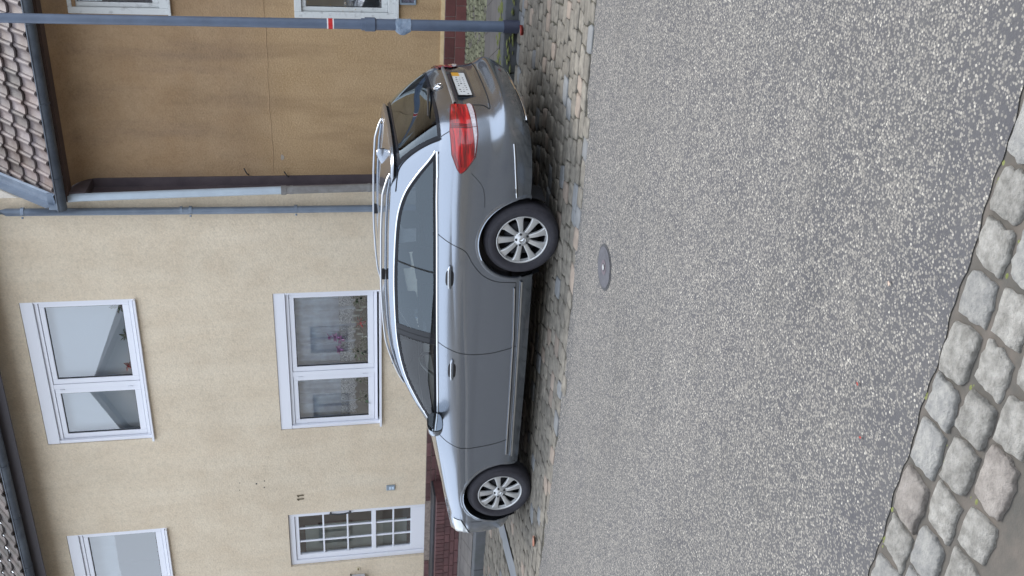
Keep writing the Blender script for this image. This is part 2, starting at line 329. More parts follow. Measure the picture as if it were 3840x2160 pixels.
stones('sett_gutter', -3, 12, -5.43, -4.965, 0.19, 0.155, 0.012, gz, [M['sett'] if 'sett' in M else mat('granite_sett', srgb(152, 150, 145), srgb(116, 114, 109), 26, 0.85, tint=0.14, bs=1.0, bsc=55, bd=0.02), mat('grey_sett', srgb(124, 124, 123), srgb(150, 149, 145), 30, 0.85, tint=0.12, bs=1.0, bsc=60, bd=0.02), mat('rosy_sett', srgb(148, 142, 136), srgb(118, 112, 107), 20, 0.85, tint=0.12, bs=1.0, bsc=60, bd=0.02)], 11, 0.026, 0.012, pick=(0.55, 0.8), dome=0.005, ck=0.95, var=0.18, rag=0.0035)
b = MB(); ts = [i / 8 for i in range(9)]
b.grid([[(-1.58 - 0.02 * t + s_ * (0.155 + 0.02 * math.sin(9 * t + s_)), 2.1 - 2.65 * t, gz(2.1 - 2.65 * t) + 0.006) for s_ in (-1, 1)] for t in ts], smooth=False)
tag(b.build('asphalt_channel', M['patch']), kind='structure')
# kerb stones, slabs, mossy strip
b = MB(); x = -16.0
while x < 14:
    l = random.uniform(0.9, 1.1); t = random.random(); z0 = gz(2.23) - 0.05
    b.box(x + 0.004, x + l - 0.004, 2.23, 2.40, z0, 0.108, t); x += l
tag(b.build('kerb', M['kerb'], bevel=0.012), kind='structure')
b = MB(); rnd = random.Random(5)
for k in range(-54, 46):
    for j in range(3):
        x0 = k * 0.3 + 0.003; y0 = 2.405 + j * 0.222; za = 0.101 + (y0 - 2.28) * 0.05; sk = 0.10
        vs = []
        for (xx, yy) in ((x0, y0), (x0 + 0.293, y0), (x0 + 0.293, y0 + 0.217), (x0, y0 + 0.217)):
            vs.append((xx + (2.9 - yy) * 0.5, yy, 0.101 + (yy - 2.28) * 0.05 + 0.004))
        b.add(vs, [(0, 1, 2, 3)], rnd.random())
tag(b.build('pavement', M['pave']), kind='structure')
stones('mossy_wall_strip', 1.8, 9, 3.08, 4.03, 0.07, 0.062, 0.012, lambda y: 0.125 + (y - 3.08) * 0.075, [M['mossgravel'], M['mossgravel'], M['cobble']], 21, 0.008, 0.012, pick=(0.5, 0.9), dome=0.006)
b = MB()
for i in range(-60, 10): b.box(i * 0.3 + 0.004 - 0.3, i * 0.3 + 0.29 - 0.3, 3.07, 3.74, 0.10, 0.150, random.random()) if i * 0.3 < 1.7 else None
tag(b.build('wall_side_slabs', M['pave']), kind='structure')
b = MB(); rnd = random.Random(9)      # moss cushions along the kerb and in the joints
for k in range(420):
    x = rnd.uniform(1.8, 6.5); y = rnd.choice((rnd.gauss(2.42, 0.04), rnd.gauss(2.44, 0.05), rnd.gauss(2.224, 0.010)))
    z = 0.106 + max(0, (y - 2.28)) * 0.05 if y > 2.25 else rnd.uniform(0.0, 0.1); r_ = rnd.uniform(0.01, 0.035)
    n = 7; vs = [(x + r_ * rnd.uniform(1.2, 2.2) * math.cos(a * 2 * math.pi / n), y + r_ * 0.7 * math.sin(a * 2 * math.pi / n), z - 0.002) for a in range(n)] + [(x, y, z + r_ * 0.4)]
    b.add(vs, [(a, (a + 1) % n, n) for a in range(n)], rnd.random(), 0, True)
for k in range(260):
    x = rnd.uniform(3.6, 7.5); y = rnd.choice((-5.12, -5.275, -4.965)) + rnd.gauss(0, 0.012); r_ = rnd.uniform(0.004, 0.012); z = gz(y) - 0.004; n = 6
    if math.sin(x * 9 + y * 31) < 0.2: continue
    vs = [(x + r_ * 1.6 * math.cos(a * 2 * math.pi / n), y + r_ * math.sin(a * 2 * math.pi / n), z - 0.004) for a in range(n)] + [(x, y, z + r_ * 0.5)]
    b.add(vs, [(a, (a + 1) % n, n) for a in range(n)], rnd.random(), 0, True)
tag(b.build('moss', M['moss']), 'yellow green moss growing along the kerb and in the stone joints', 'moss', kind='stuff')
# ---------------------------------------------------------------- walls with openings
def wall_mesh(b, x0, x1, z0, z1, holes, y, depth, reveal):
    xs = sorted({x0, x1, *[h[0] for h in holes], *[h[1] for h in holes]}); zs = sorted({z0, z1, *[h[2] for h in holes], *[h[3] for h in holes]})
    for i in range(len(xs) - 1):
        for j in range(len(zs) - 1):
            cx = (xs[i] + xs[i + 1]) / 2; cz = (zs[j] + zs[j + 1]) / 2
            if any(h[0] < cx < h[1] and h[2] < cz < h[3] for h in holes): continue
            b.add([(xs[i], y, zs[j]), (xs[i + 1], y, zs[j]), (xs[i + 1], y, zs[j + 1]), (xs[i], y, zs[j + 1])], [(0, 1, 2, 3)])
    for a, c, d, e in holes:
        b.add([(a, y, d), (c, y, d), (c, y, e), (a, y, e), (a, y + reveal, d), (c, y + reveal, d), (c, y + reveal, e), (a, y + reveal, e)], [(0, 1, 5, 4), (1, 2, 6, 5), (2, 3, 7, 6), (3, 0, 4, 7)])
def frame(b, x0, x1, z0, z1, y0, y1, wd, wt=None, wb=None):
    wt = wt if wt is not None else wd; wb = wb if wb is not None else wd
    b.box(x0, x0 + wd, y0, y1, z0, z1); b.box(x1 - wd, x1, y0, y1, z0, z1)
    b.box(x0 + wd, x1 - wd, y0, y1, z0, z0 + wb); b.box(x0 + wd, x1 - wd, y0, y1, z1 - wt, z1)
def room(parent, x0, x1, z0, z1, y0, dep, m):
    b = MB(); b.box(x0 - 0.02, x1 + 0.02, y0, y0 + dep, z0 - 0.02, z1 + 0.02); b.f.pop(2); b.t.pop(); b.mi.pop(); b.sm.pop()
    return b.build('room_lining', m, parent, recalc=False)
WINS = [(-1.785, 0.352, 1.255, 2.607), (-1.785, 0.352, 4.275, 5.59), (-5.45, -3.352, 4.285, 5.60)]
DOOR = (-4.31, -3.30, 0.52, 2.59)
cream = empty('cream_house', (-4.0, YC, 0.15)); tag(cream, 'two storey cream rendered house with white windows and a glazed white door', 'house')
b = MB(); X0, X1, ZT = -14.0, 1.72, 6.35
wall_mesh(b, X0, X1, -0.1, ZT, WINS + [DOOR, (-12.2, -9.9, 1.255, 2.607), (-12.2, -9.9, 4.275, 5.59)], YC, 0, 0.16)
b.build('wall', M['cream'], cream, recalc=False)
b = MB(); b.add([(X1, YC, -0.1), (X1, YC + 9, -0.1), (X1, YC + 9, 6.35), (X1, YC + 4.5, 10.6), (X1, YC, 6.35)], [(0, 1, 2, 3, 4)], mi=0)
b.add([(X1 + 0.004, YC + 0.012, -0.1), (X1 + 0.004, YO, -0.1), (X1 + 0.004, YO, 4.75), (X1 + 0.004, YC + 0.012, 4.75)], [(0, 1, 2, 3)], mi=1)
b.add([(X0, YC, -0.1), (X0, YC + 9, -0.1), (X0, YC + 9, 6.35), (X0, YC + 4.5, 10.6), (X0, YC, 6.35)], [(4, 3, 2, 1, 0)], mi=0)
b.add([(X0, YC + 9, -0.1), (X1, YC + 9, -0.1), (X1, YC + 9, 6.35), (X0, YC + 9, 6.35)], [(3, 2, 1, 0)], mi=0)
b.build('side_wall', [M['creamside'], M['darkband']], cream, recalc=False)
# dark bituminous corner strip beside the seam; upper dark box stands in for eaves shade
b = MB(); b.box(X1 + 0.006, 1.835, YO - 0.012, YO - 0.001, 0.3, 4.72); b.box(1.725, 1.834, 3.60, YO - 0.013, 4.60, 4.79); b.build('corner_strip', M['darkband'], cream)
def pane(x0, x1, z0, z1, y, parent, mname='winglass'):
    b = MB(); b.add([(x0, y, z0), (x1, y, z0), (x1, y, z1), (x0, y, z1)], [(0, 1, 2, 3)]); return b.build('pane', M[mname], parent, recalc=False)
def cream_window(x0, x1, z0, z1, kind):
    b = MB(); yf = YC + 0.012
    # roller shutter box, outer frame and mullion
    b.box(x0 + 0.002, x1 - 0.002, yf, yf + 0.12, z1 - 0.15, z1 - 0.002)
    b.box(x0 + 0.002, x0 + 0.05, yf + 0.002, yf + 0.11, z0 + 0.002, z1 - 0.152); b.box(x1 - 0.032, x1 - 0.002, yf + 0.002, yf + 0.11, z0 + 0.002, z1 - 0.152)
    xm = x0 + 0.87 if kind != 'wide' else x0 + 0.4
    yi = yf + 0.03
    b.box(x0 + 0.05, x1 - 0.032, yi, yf + 0.1, z1 - 0.195, z1 - 0.153); b.box(x0 + 0.05, x1 - 0.032, yi, yf + 0.1, z0 + 0.03, z0 + 0.07)
    b.box(xm - 0.035, xm + 0.035, yi + 0.002, yf + 0.1, z0 + 0.07, z1 - 0.195)
    w_ = b.build('window', M['white'], cream, bevel=0.004)
    for a, c in ((x0 + 0.05, xm - 0.035), (xm + 0.035, x1 - 0.032)):
        b = MB(); frame(b, a + 0.004, c - 0.004, z0 + 0.074, z1 - 0.199, yi + 0.012, yi + 0.07, 0.07, 0.06, 0.08)
        b.build('sash', M['white'], w_, bevel=0.005)
        b = MB(); frame(b, a + 0.073, c - 0.073, z0 + 0.153, z1 - 0.258, yi + 0.022, yi + 0.04, 0.008); b.build('gasket', M['seal'], w_)
        pane(a + 0.075, c - 0.075, z0 + 0.155, z1 - 0.26, yi + 0.035, w_)
        for zz in (z0 + 0.2, z1 - 0.29): b = MB(); b.tube([(c - 0.012, yi + 0.004, zz - 0.03), (c - 0.012, yi + 0.004, zz + 0.03)], 0.008, 8); b.build('hinge', M['white'], w_)
    b = MB(); b.box(x0 - 0.012, x1 + 0.0, YC - 0.05, YC + 0.06, z0 - 0.022, z0 + 0.006); b.build('sill', M['white'], w_, bevel=0.003)
    return w_
for i, W in enumerate(WINS + [(-12.2, -9.9, 1.255, 2.607), (-12.2, -9.9, 4.275, 5.59)]):
    cream_window(*W, 'std' if i != 2 else 'wide'); room(cream, W[0], W[1], W[2], W[3], YC + 0.16, 1.5, M['interior_pale'])
# door
dx0, dx1, dz0, dz1 = DOOR
b = MB(); yf = YC + 0.03
frame(b, dx0 + 0.003, dx1 - 0.003, dz0 + 0.0, dz1 - 0.003, yf + 0.01, yf + 0.1, 0.075, 0.085, 0.02)
door = b.build('door', M['white'], cream, bevel=0.004)
b = MB(); lx0, lx1, lz0, lz1 = dx0 + 0.082, dx1 - 0.08, dz0 + 0.026, dz1 - 0.093; y0 = yf + 0.03; y1 = yf + 0.085
gx0, gx1 = -4.145, -3.40; zr = [(0.80, 1.32), (1.385, 2.445)]
b.box(lx0, gx0, y0, y1, lz0, lz1); b.box(gx1, lx1, y0, y1, lz0, lz1)
b.box(gx0, gx1, y0, y1, lz0, 0.80); b.box(gx0, gx1, y0, y1, 1.32, 1.385); b.box(gx0, gx1, y0, y1, 2.445, lz1)
for k in (1, 2): 
    xx = gx0 + (gx1 - gx0) * k / 3
    for z0_, z1_ in zr: b.box(xx - 0.011, xx + 0.011, y0 + 0.012, y1 - 0.02, z0_, z1_)
for zz in (1.06, 1.385 + 1.06 / 3, 1.385 + 2.12 / 3):
    b.box(gx0, gx1, y0 + 0.014, y1 - 0.018, zz - 0.012, zz + 0.012)
b.build('door_leaf', M['white'], door, bevel=0.003)
for z0_, z1_ in zr: pane(gx0, gx1, z0_, z1_, y0 + 0.03, door)
b = MB(); b.tube([(gx1 + 0.045, y0 - 0.002, 1.70), (gx1 + 0.045, y0 - 0.05, 1.70)], 0.012, 10); b.tube([(gx1 + 0.045, y0 - 0.002, 1.98), (gx1 + 0.045, y0 - 0.05, 1.98)], 0.012, 10)
b.tube([(gx1 + 0.045, y0 - 0.05, 1.68), (gx1 + 0.03, y0 - 0.055, 1.84), (gx1 + 0.045, y0 - 0.05, 2.0)], 0.011, 8); b.box(gx1 + 0.035, gx1 + 0.055, y0 - 0.012, y0 - 0.001, 1.49, 1.60)
b.build('door_handle', M['seal'], door)
room(cream, dx0, dx1, dz0, dz1, YC + 0.16, 0.6, M['reddish'])
b = MB(); b.box(gx0 - 0.05, gx0 + 0.47, YC + 0.165, YC + 0.17, 0.85, 2.36); b.build('door_blind', M['doorcurtain'], door)
# brick plinth, steps
rnd = random.Random(4)
def bricks(b, x0, x1, z0, z1, y, L, H, yd=0.02, soldier=False):
    nr = max(1, round((z1 - z0) / H)); h = (z1 - z0) / nr
    for r_ in range(nr):
        x = x0 - (rnd.random() * L if not soldier else 0)
        while x < x1:
            a = max(x, x0) + 0.005; c = min(x + L, x1) - 0.005
            if c - a > 0.01: b.box(a, c, y, y + yd, z0 + r_ * h + 0.005, z0 + (r_ + 1) * h - 0.005, rnd.random())
            x += L
b = MB(); bricks(b, -3.24, 1.70, 0.16, 0.595, YC - 0.016, 0.25, 0.075); b.build('brick_plinth', M['brick'], cream)
b = MB(); bricks(b, -9.0, -4.42, 0.16, 0.595, YC - 0.016, 0.25, 0.075); b.build('brick_plinth', M['brick'], cream)
b = MB(); b.box(-9, 1.70, YC - 0.006, YC - 0.001, 0.1, 0.598); b.build('plinth_mortar', M['mortar'], cream)
b = MB(); bricks(b, -9.0, -2.86, 0.365, 0.492, 3.262, 0.074, 0.127, 0.05); bricks(b, -9.0, -2.86, 0.285, 0.362, 3.262, 0.15, 0.077, 0.05); bricks(b, -9.0, -2.86, 0.15, 0.28, 3.262, 0.24, 0.065, 0.05)
st = b.build('doorstep', M['brick'], cream)
b = MB(); b.box(-9.0, -2.863, 3.272, YC - 0.02, 0.1, 0.488); b.build('step_core', M['brick'], st)
b = MB(); b.box(-9.0, -2.86, 3.40, YC - 0.02, 0.489, 0.515); b.build('step_slab', M['slate'], st)
# cream roof, gutter, fascia
def pantile_roof(name, x0, x1, y0, z0, slope, length, m, parent, pitch=0.2, course=0.3, sub=8, ridge=None, seed=1, lichen=True):
    b = MB(); rnd = random.Random(seed); nx = int((x1 - x0) / pitch); nc = int(length / course); ca, sa = math.cos(slope), math.sin(slope)
    for c in range(nc):
        for k in range(nx):
            t = min(1, max(0, 0.5 + rnd.gauss(0, 0.25) + 0.12 * math.sin(c * 0.9 + k * 0.35))); dz = rnd.uniform(-0.004, 0.004); P = []
            for s_, lift in ((c * course - 0.03, 0.032), ((c + 1) * course, 0.0)):
                row = []
                for u, prof in ((0.0, 0.0), (0.15, -0.004), (0.4, -0.006), (0.62, 0.0), (0.70, 0.018), (0.80, 0.027), (0.90, 0.026), (0.985, 0.012), (1.0, -0.012)):
                    nn = lift + prof + dz; row.append((x0 + (k + u) * pitch, y0 + s_ * ca - nn * sa, z0 + s_ * sa + nn * ca))
                P.append(row)
            b.grid(P, t, 0, True)
            lip = [[(p[0], p[1] + 0.012 * sa, p[2] - 0.018) for p in P[0]], P[0]]; b.grid(lip, t * 0.6, 0, False)
    return b.build(name, m, parent, recalc=False)
sl_ = math.atan(1.04)
pantile_roof('roof', -14.0, 1.95, 3.32, 6.07, R(42), 6.4, M['tileroof2'], cream, 0.22, 0.33, 6, seed=3)
b = MB()
def gutter(b, x0, x1, y, ztop, r_=0.075, n=10):
    P = [[(x, y + r_ * math.cos(math.pi + math.pi * i / n), ztop + r_ * math.sin(math.pi + math.pi * i / n)) for i in range(n + 1)] for x in np.linspace(x0, x1, 12)]
    b.grid(P); Q = [[(x, y + (r_ - 0.004) * math.cos(math.pi + math.pi * i / n), ztop + (r_ - 0.004) * math.sin(math.pi + math.pi * i / n)) for i in range(n + 1)] for x in np.linspace(x0, x1, 12)]
    b.grid(Q)
    b.tube([(x0, y - r_, ztop), (x1, y - r_, ztop)], 0.009, 8)
    for x in np.arange(x0 + 0.4, x1, 0.85): b.tube([(x - 0.012, y + (r_ + 0.004) * math.cos(a), ztop + (r_ + 0.004) * math.sin(a)) for a in np.linspace(math.pi, 2 * math.pi, 9)], 0.006, 6)
    for x in (x0, x1): b.add([(x, y + r_ * math.cos(a), ztop + r_ * math.sin(a)) for a in np.linspace(math.pi, 2 * math.pi, 9)], [tuple(range(9))])
gutter(b, -14.0, 1.80, 3.30, 6.02); b.build('gutter', M['zincdark'], cream, recalc=False)
b = MB(); b.box(-14, 1.8, 3.39, 3.42, 5.84, 6.06); b.box(-14, 1.8, 3.42, YC - 0.002, 5.99, 6.03); b.build('fascia', mat('dark_fascia', srgb(70, 66, 70), rough=0.7), cream)
b = MB(); P = [(1.525, YC - 0.075, 0.2), (1.545, YC - 0.075, 3.0), (1.575, YC - 0.075, 5.50), (1.60, YC - 0.12, 5.60), (1.65, 3.35, 5.86), (1.65, 3.30, 5.96)]
b.tube(P, 0.044, 16)
for z_ in (2.26, 3.48, 5.32): b.tube([(1.525 + 0.01 * z_, YC - 0.075, z_ - 0.018), (1.525 + 0.01 * z_, YC - 0.075, z_ + 0.018)], 0.050, 16); b.tube([(1.48 + 0.01 * z_, YC - 0.12, z_), (1.46 + 0.01 * z_, YC - 0.13, z_)], 0.012, 8)
b.tube([(1.56, YC - 0.075, 3.57), (1.56, YC - 0.075, 3.60)], 0.048, 16)
b.build('downpipe', M['zinc'], cream)
# house number 11
def glyph_one(b, x, z, h, y):
    b.box(x - 0.007 * h / 0.09, x + 0.007 * h / 0.09, y, y + 0.008, z, z + h); b.bar((x - 0.002, y + 0.004, z + h - 0.003), (x - 0.024 * h / 0.09, y + 0.004, z + h * 0.72), 0.008, 0.011, up=(0, 1, 0))
hn = empty('house_number', (-2.99, YC, 2.35)); tag(hn, 'bronze house number 11 on the cream wall beside the door', 'house number')
for x_ in (-3.015, -2.95): b = MB(); glyph_one(b, x_, 2.352, 0.095, YC - 0.012); b.build('digit', M['digit'], hn)
dbell = empty('doorbell', (-2.93, YC, 1.04)); tag(dbell, 'small grey doorbell panel on the cream wall between door and car', 'doorbell')
b = MB(); b.box(-2.975, -2.885, YC - 0.02, YC - 0.001, 1.045, 1.17); b.build('back_plate', M['steel'], dbell, bevel=0.004)
b = MB(); b.box(-2.955, -2.905, YC - 0.026, YC - 0.0205, 1.06, 1.095); b.box(-2.955, -2.905, YC - 0.026, YC - 0.0205, 1.105, 1.13); b.build('button', mat('bell_buttons', srgb(196, 214, 230), rough=0.4), dbell)
for x_, z_, r_ in ((-2.646, 3.218, 0.006), (-2.774, 3.227, 0.006), (-2.682, 2.994, 0.012), (-2.643, 2.882, 0.008), (-2.757, 2.889, 0.009)): b = MB(); b.tube([(x_, YC - 0.003, z_), (x_, YC + 0.0, z_)], r_, 10); b.build('screw_hole', M['seal'], cream)
mbx = empty('letterbox', (-4.75, YC, 1.5)); tag(mbx, 'pale letterbox on the cream wall left of the door', 'letterbox')
b = MB(); b.box(-4.98, -4.575, YC - 0.12, YC - 0.002, 1.50, 1.70); b.build('box_body', mat('pale_grey_metal', srgb(196, 196, 200), rough=0.4), mbx, bevel=0.006)
b = MB(); b.bar((-4.98, YC - 0.065, 1.715), (-4.56, YC - 0.065, 1.715), 0.15, 0.012); b.build('lid', M['seal'], mbx)
wl = empty('number_plaque', (-4.47, YC, 1.58)); tag(wl, 'tiny cream plaque beside the letterbox left of the door', 'plaque')
b = MB(); b.box(-4.50, -4.44, YC - 0.012, YC - 0.002, 1.575, 1.625); b.build('plate', mat('cream_plastic', srgb(214, 204, 176), rough=0.5), wl); b = MB(); b.box(-4.49, -4.45, YC - 0.016, YC - 0.0125, 1.59, 1.61); b.build('inset', mat('plaque_brown', srgb(130, 112, 80), rough=0.5), wl)
# ---------------------------------------------------------------- ochre house
ochre = empty('ochre_house', (5.0, YO, 0.2)); tag(ochre, 'ochre rendered house with old white windows, brown tiled roof and clinker base', 'house')
OW = [(3.755, 5.1, 3.545, 4.62), (3.752, 5.1, 1.03, 2.18)]
b = MB(); wall_mesh(b, 1.83, 14.0, 0.46, 4.78, OW + [(7.2, 8.5, 1.03, 2.18), (7.2, 8.5, 3.545, 4.62)], YO, 0, 0.16)
b.add([(14, YO, 0), (14, YO + 8, 0), (14, YO + 8, 4.8), (14, YO + 4, 9.2), (14, YO, 4.8)], [(0, 1, 2, 3, 4)]); b.add([(1.73, YO + 8, 0), (14, YO + 8, 0), (14, YO + 8, 4.8), (1.73, YO + 8, 4.8)], [(3, 2, 1, 0)])
b.build('wall', M['ochre'], ochre, recalc=False)
b = MB(); b.box(1.84, 14, YO - 0.014, YO + 0.05, 0.462, 0.505); b.build('base_rim', mat('pale_rim', srgb(214, 190, 150), srgb(196, 172, 132), 10, 0.9), ochre)
b = MB(); rnd = random.Random(12); wob = lambda x: 0.006 * math.sin(x * 5) + 0.004 * math.sin(x * 17)
b.tube([(x, YO - 0.001, 2.515 + wob(x)) for x in np.arange(1.86, 9, 0.06)], 0.0045, 6); b.build('render_joint', mat('joint_line', srgb(168, 142, 112), rough=0.95), ochre)
b = MB()
for k in range(260):
    x = rnd.uniform(1.9, 7); z = rnd.gauss(1.62, 0.05) if rnd.random() < 0.6 else rnd.uniform(0.6, 2.4); r_ = rnd.uniform(0.003, 0.008)
    vs = [(x + r_ * math.cos(a), YO - 0.001, z + r_ * 0.8 * math.sin(a)) for a in np.linspace(0, 5.2, 6)] + [(x, YO - r_ * 0.9, z)]
    b.add(vs, [(a, (a + 1) % 6, 6) for a in range(6)], 0.5, 0, True)
b.build('render_grit', mat('grit', srgb(190, 162, 122), rough=0.95), ochre)['kind'] = 'stuff'
b = MB(); b.add([(2.07 + 0.035 * math.cos(a) * (1 + 0.2 * math.sin(3 * a)), YO - 0.003, 2.40 + 0.02 * math.sin(a)) for a in np.linspace(0, 5.9, 14)], [tuple(range(14))]); b.build('filler_patch', mat('grey_filler', srgb(160, 152, 142), rough=0.95), ochre)
for x_, z_, l_ in ((1.90, 2.84, 0.11), (1.87, 2.37, 0.07), (4.02, 4.0, 0.03)):
    b = MB(); b.tube([(x_ - 0.05, YO - 0.01, z_ - 0.03), (x_ - 0.01, YO - 0.06, z_ - 0.01), (x_ + l_ * 0.5, YO - 0.05, z_ + 0.02)], 0.007, 6); b.build('iron_hook', M['seal'], ochre)
# clinker tiles
b = MB(); x = 1.84; rnd = random.Random(3)
for row, (z0_, z1_) in enumerate(((0.335, 0.455), (0.208, 0.328))):
    x = 1.84 - (0.12 if row else 0)
    while x < 13.9:
        a = max(x, 1.84) + 0.004; c = min(x + 0.245, 13.9) - 0.004
        b.box(a, c, YO - 0.022, YO, z0_, z1_, rnd.random(), 1 if (row == 1 and 3.05 < x + 0.12 < 3.30) else 0); x += 0.245
b.build('clinker_base', [M['clinkertile'], M['orangetile']], ochre, bevel=0.003)
b = MB(); b.box(1.84, 13.9, YO - 0.014, YO - 0.001, 0.1, 0.46); b.build('base_mortar', M['mortar'], ochre)
def old_window(x0, x1, z0, z1, tops):
    b = MB(); yf = YO - 0.018
    frame(b, x0 - 0.0, x1, z0, z1, yf, yf + 0.1, 0.07, 0.08, 0.09)
    w_ = b.build('window', M['oldwhite'], ochre, bevel=0.005)
    b = MB(); frame(b, x0 + 0.072, x1 - 0.072, z0 + 0.092, z1 - 0.082, yf + 0.035, yf + 0.09, 0.05, 0.05, 0.07); b.build('sash', M['oldwhite'], w_, bevel=0.006)
    b = MB(); frame(b, x0 + 0.121, x1 - 0.121, z0 + 0.16, z1 - 0.13, yf + 0.05, yf + 0.06, 0.006); b.build('putty', M['seal'], w_)
    pane(x0 + 0.12, x1 - 0.12, z0 + 0.16, z1 - 0.13, yf + 0.06, w_)
    b = MB(); b.box(x0 - 0.02, x1 + 0.02, YO - 0.05, YO - 0.002, z0 - 0.03, z0 - 0.002); b.build('sill', M['oldwhite'], w_, bevel=0.004)
    room(ochre, x0, x1, z0, z1, YO + 0.16, 1.2, M['interior_pale'])
old_window(*OW[0], 0); old_window(*OW[1], 0); old_window(7.2, 8.5, 1.03, 2.18, 0); old_window(7.2, 8.5, 3.545, 4.62, 0)
vb = empty('vent_box', (4.1, YO, 0.80)); tag(vb, 'small silver framed vent on the ochre wall below the lower window', 'vent')
b = MB(); frame(b, 3.925, 4.30, 0.80, 0.99, YO - 0.03, YO - 0.001, 0.022); b.build('frame', M['steel'], vb, bevel=0.003)
b = MB(); b.box(3.947, 4.278, YO - 0.012, YO - 0.003, 0.822, 0.968); b.build('grille', mat('vent_grey', srgb(112, 110, 124), srgb(60, 58, 66), 60, 0.6), vb)
pantile_roof('roof', 1.80, 14.0, 3.50, 4.895, sl_, 6.2, M['tileroof'], ochre, 0.157, 0.28, 8, seed=8)
b = MB(); gutter(b, 1.69, 14.0, 3.46, 4.86, 0.078); b.build('gutter', M['zincdark'], ochre, recalc=False)
b = MB(); b.box(1.74, 14, 3.55, 3.575, 4.79, 4.86); b.box(1.74, 14, 3.575, YO - 0.30, 4.775, 4.80); b.build('eaves_board', mat('brown_eaves', srgb(84, 66, 60), srgb(70, 56, 54), 6, 0.8), ochre)
b = MB(); b.grid([[(x, YO - 0.003 - 0.34 * (1 - math.cos(a)), 4.50 + 0.285 * math.sin(a)) for a in np.linspace(0, math.pi / 2, 12)] for x in (1.837, 8.0, 14.0)]); b.build('shade_cove', M['ochre'], ochre)  # curve added so the shade grades softly from eaves to wall
b = MB(); b.add([(1.8, 3.52, 4.885), (14, 3.52, 4.885), (14, 3.52 + 6 * math.cos(sl_), 4.885 + 6 * math.sin(sl_)), (1.8, 3.52 + 6 * math.cos(sl_), 4.885 + 6 * math.sin(sl_))], [(0, 1, 2, 3)]); b.build('dark_roof_backing', M['seal'], ochre)  # dark backing sheet stands in for shade under the tile ends
b = MB(); c_, s__ = math.cos(sl_), math.sin(sl_)      # zinc flashing against the neighbour's side wall
for (o1, o2, lift) in ((0.0, 0.10, 0.05), (-0.0, 0.0, 0.0)): pass
P = []
for t in np.linspace(-0.05, 5.5, 26):
    y_, z_ = 3.50 + t * c_, 4.90 + t * s__
    P.append([(1.745, y_ - 0.14 * s__, z_ + 0.16 * c_), (1.752, y_ - 0.02 * s__, z_ + 0.055 * c_), (1.80, y_ - 0.02 * s__, z_ + 0.05 * c_), (1.86, y_ - 0.03 * s__, z_ + 0.06 * c_), (1.875, y_ - 0.01 * s__, z_ + 0.035 * c_)])
b.grid(P, smooth=False); b.box(1.68, 1.88, 3.475, 3.50, 4.87, 4.98); b.build('flashing', M['zinc'], ochre, recalc=False)
b = MB(); b.tube([(1.765, 3.60, 4.80), (1.775, 3.60, 4.70), (1.80, 3.60, 3.6), (1.825, 3.60, 2.40)], 0.047, 16); b.build('downpipe', M['zincwhite'], ochre)
b = MB(); b.tube([(1.825, 3.60, 2.42), (1.825, 3.60, 2.36)], 0.056, 16); b.tube([(1.825, 3.60, 2.37), (1.855, 3.60, 0.2)], 0.048, 16); b.tube([(1.827, 3.60, 2.32), (1.827, 3.60, 2.28)], 0.052, 16); b.tube([(1.84, 3.6, 1.40), (1.84, 3.6, 1.37)], 0.054, 16); b.build('downpipe_foot', M['castiron'], ochre)
# ---------------------------------------------------------------- things in the cream windows
def curtain(name, x0, x1, z0, z1, y, m, label, folds, amp=0.02, scallop=0.0):
    b = MB(); n = int((x1 - x0) * 90); P = []
    rr = random.Random(name + str(x0)); ph = [rr.uniform(0, 6) for _ in range(4)]
    for i in range(n + 1):
        x = x0 + (x1 - x0) * i / n; d = amp * math.sin(folds * x * 6.28 + math.sin(x * 7 + ph[0]) * 1.5) + amp * 0.5 * math.sin(folds * 2.3 * x * 6.28 + ph[1])
        zb = z0 + scallop * abs(math.sin(x * 26)); P.append([(x, y + d * (0.6 + 0.4 * (1 - j / 6)), zb + (z1 - zb) * j / 6) for j in range(7)])
    b.grid(P); o = b.build(name, m, recalc=False, origin=((x0 + x1) / 2, y, z0)); tag(o, label, 'lace hem' if name == 'lace_hem' else 'curtain'); return o
curtain('curtain', -1.78, 0.34, 1.56, 2.56, YC + 0.19, M['curtain'], 'grey pleated net curtain with lace hem in the ground floor window behind the car', 5.0, 0.028, 0.03)
curtain('curtain', -1.78, 0.34, 4.40, 5.56, YC + 0.20, M['palecurtain'], 'smooth pale sheet added to brighten the upper window above the car', 1.3, 0.008, 0.0)  # pale sheet added behind the panes to lift their brightness
curtain('lace_hem', -1.77, 0.33, 1.55, 1.78, YC + 0.165, mat('white_lace', srgb(238, 244, 250), srgb(120, 130, 146), 60, 0.9), 'white patterned lace hem along the foot of the ground floor net curtain', 5.0, 0.02, 0.04)
curtain('curtain', -4.9, -3.36, 5.06, 5.58, YC + 0.3, M['palecurtain'], 'pale net curtain in the upper window above the door', 2.0, 0.02, 0.0)
def leafclump(b, c, r_, n, seed, size=0.05, mi=0, up=0.6):
    rr = random.Random(seed)
    for k in range(n):
        d = Vector((rr.gauss(0, 1), rr.gauss(0, 0.5), rr.gauss(0, 0.8) + up)).normalized(); p = Vector(c) + d * r_ * rr.uniform(0.2, 1.0)
        t1 = d.cross(Vector((rr.gauss(0, 1), rr.gauss(0, 1), rr.gauss(0, 1)))).normalized() * size * 0.38; t2 = (d + Vector((0, 0, -0.3))).normalized() * size * rr.uniform(0.7, 1.2)
        b.add([p - t2 * 0.5, p + t1, p + t2, p - t1], [(0, 1, 2), (0, 2, 3)], rr.random(), mi, False)
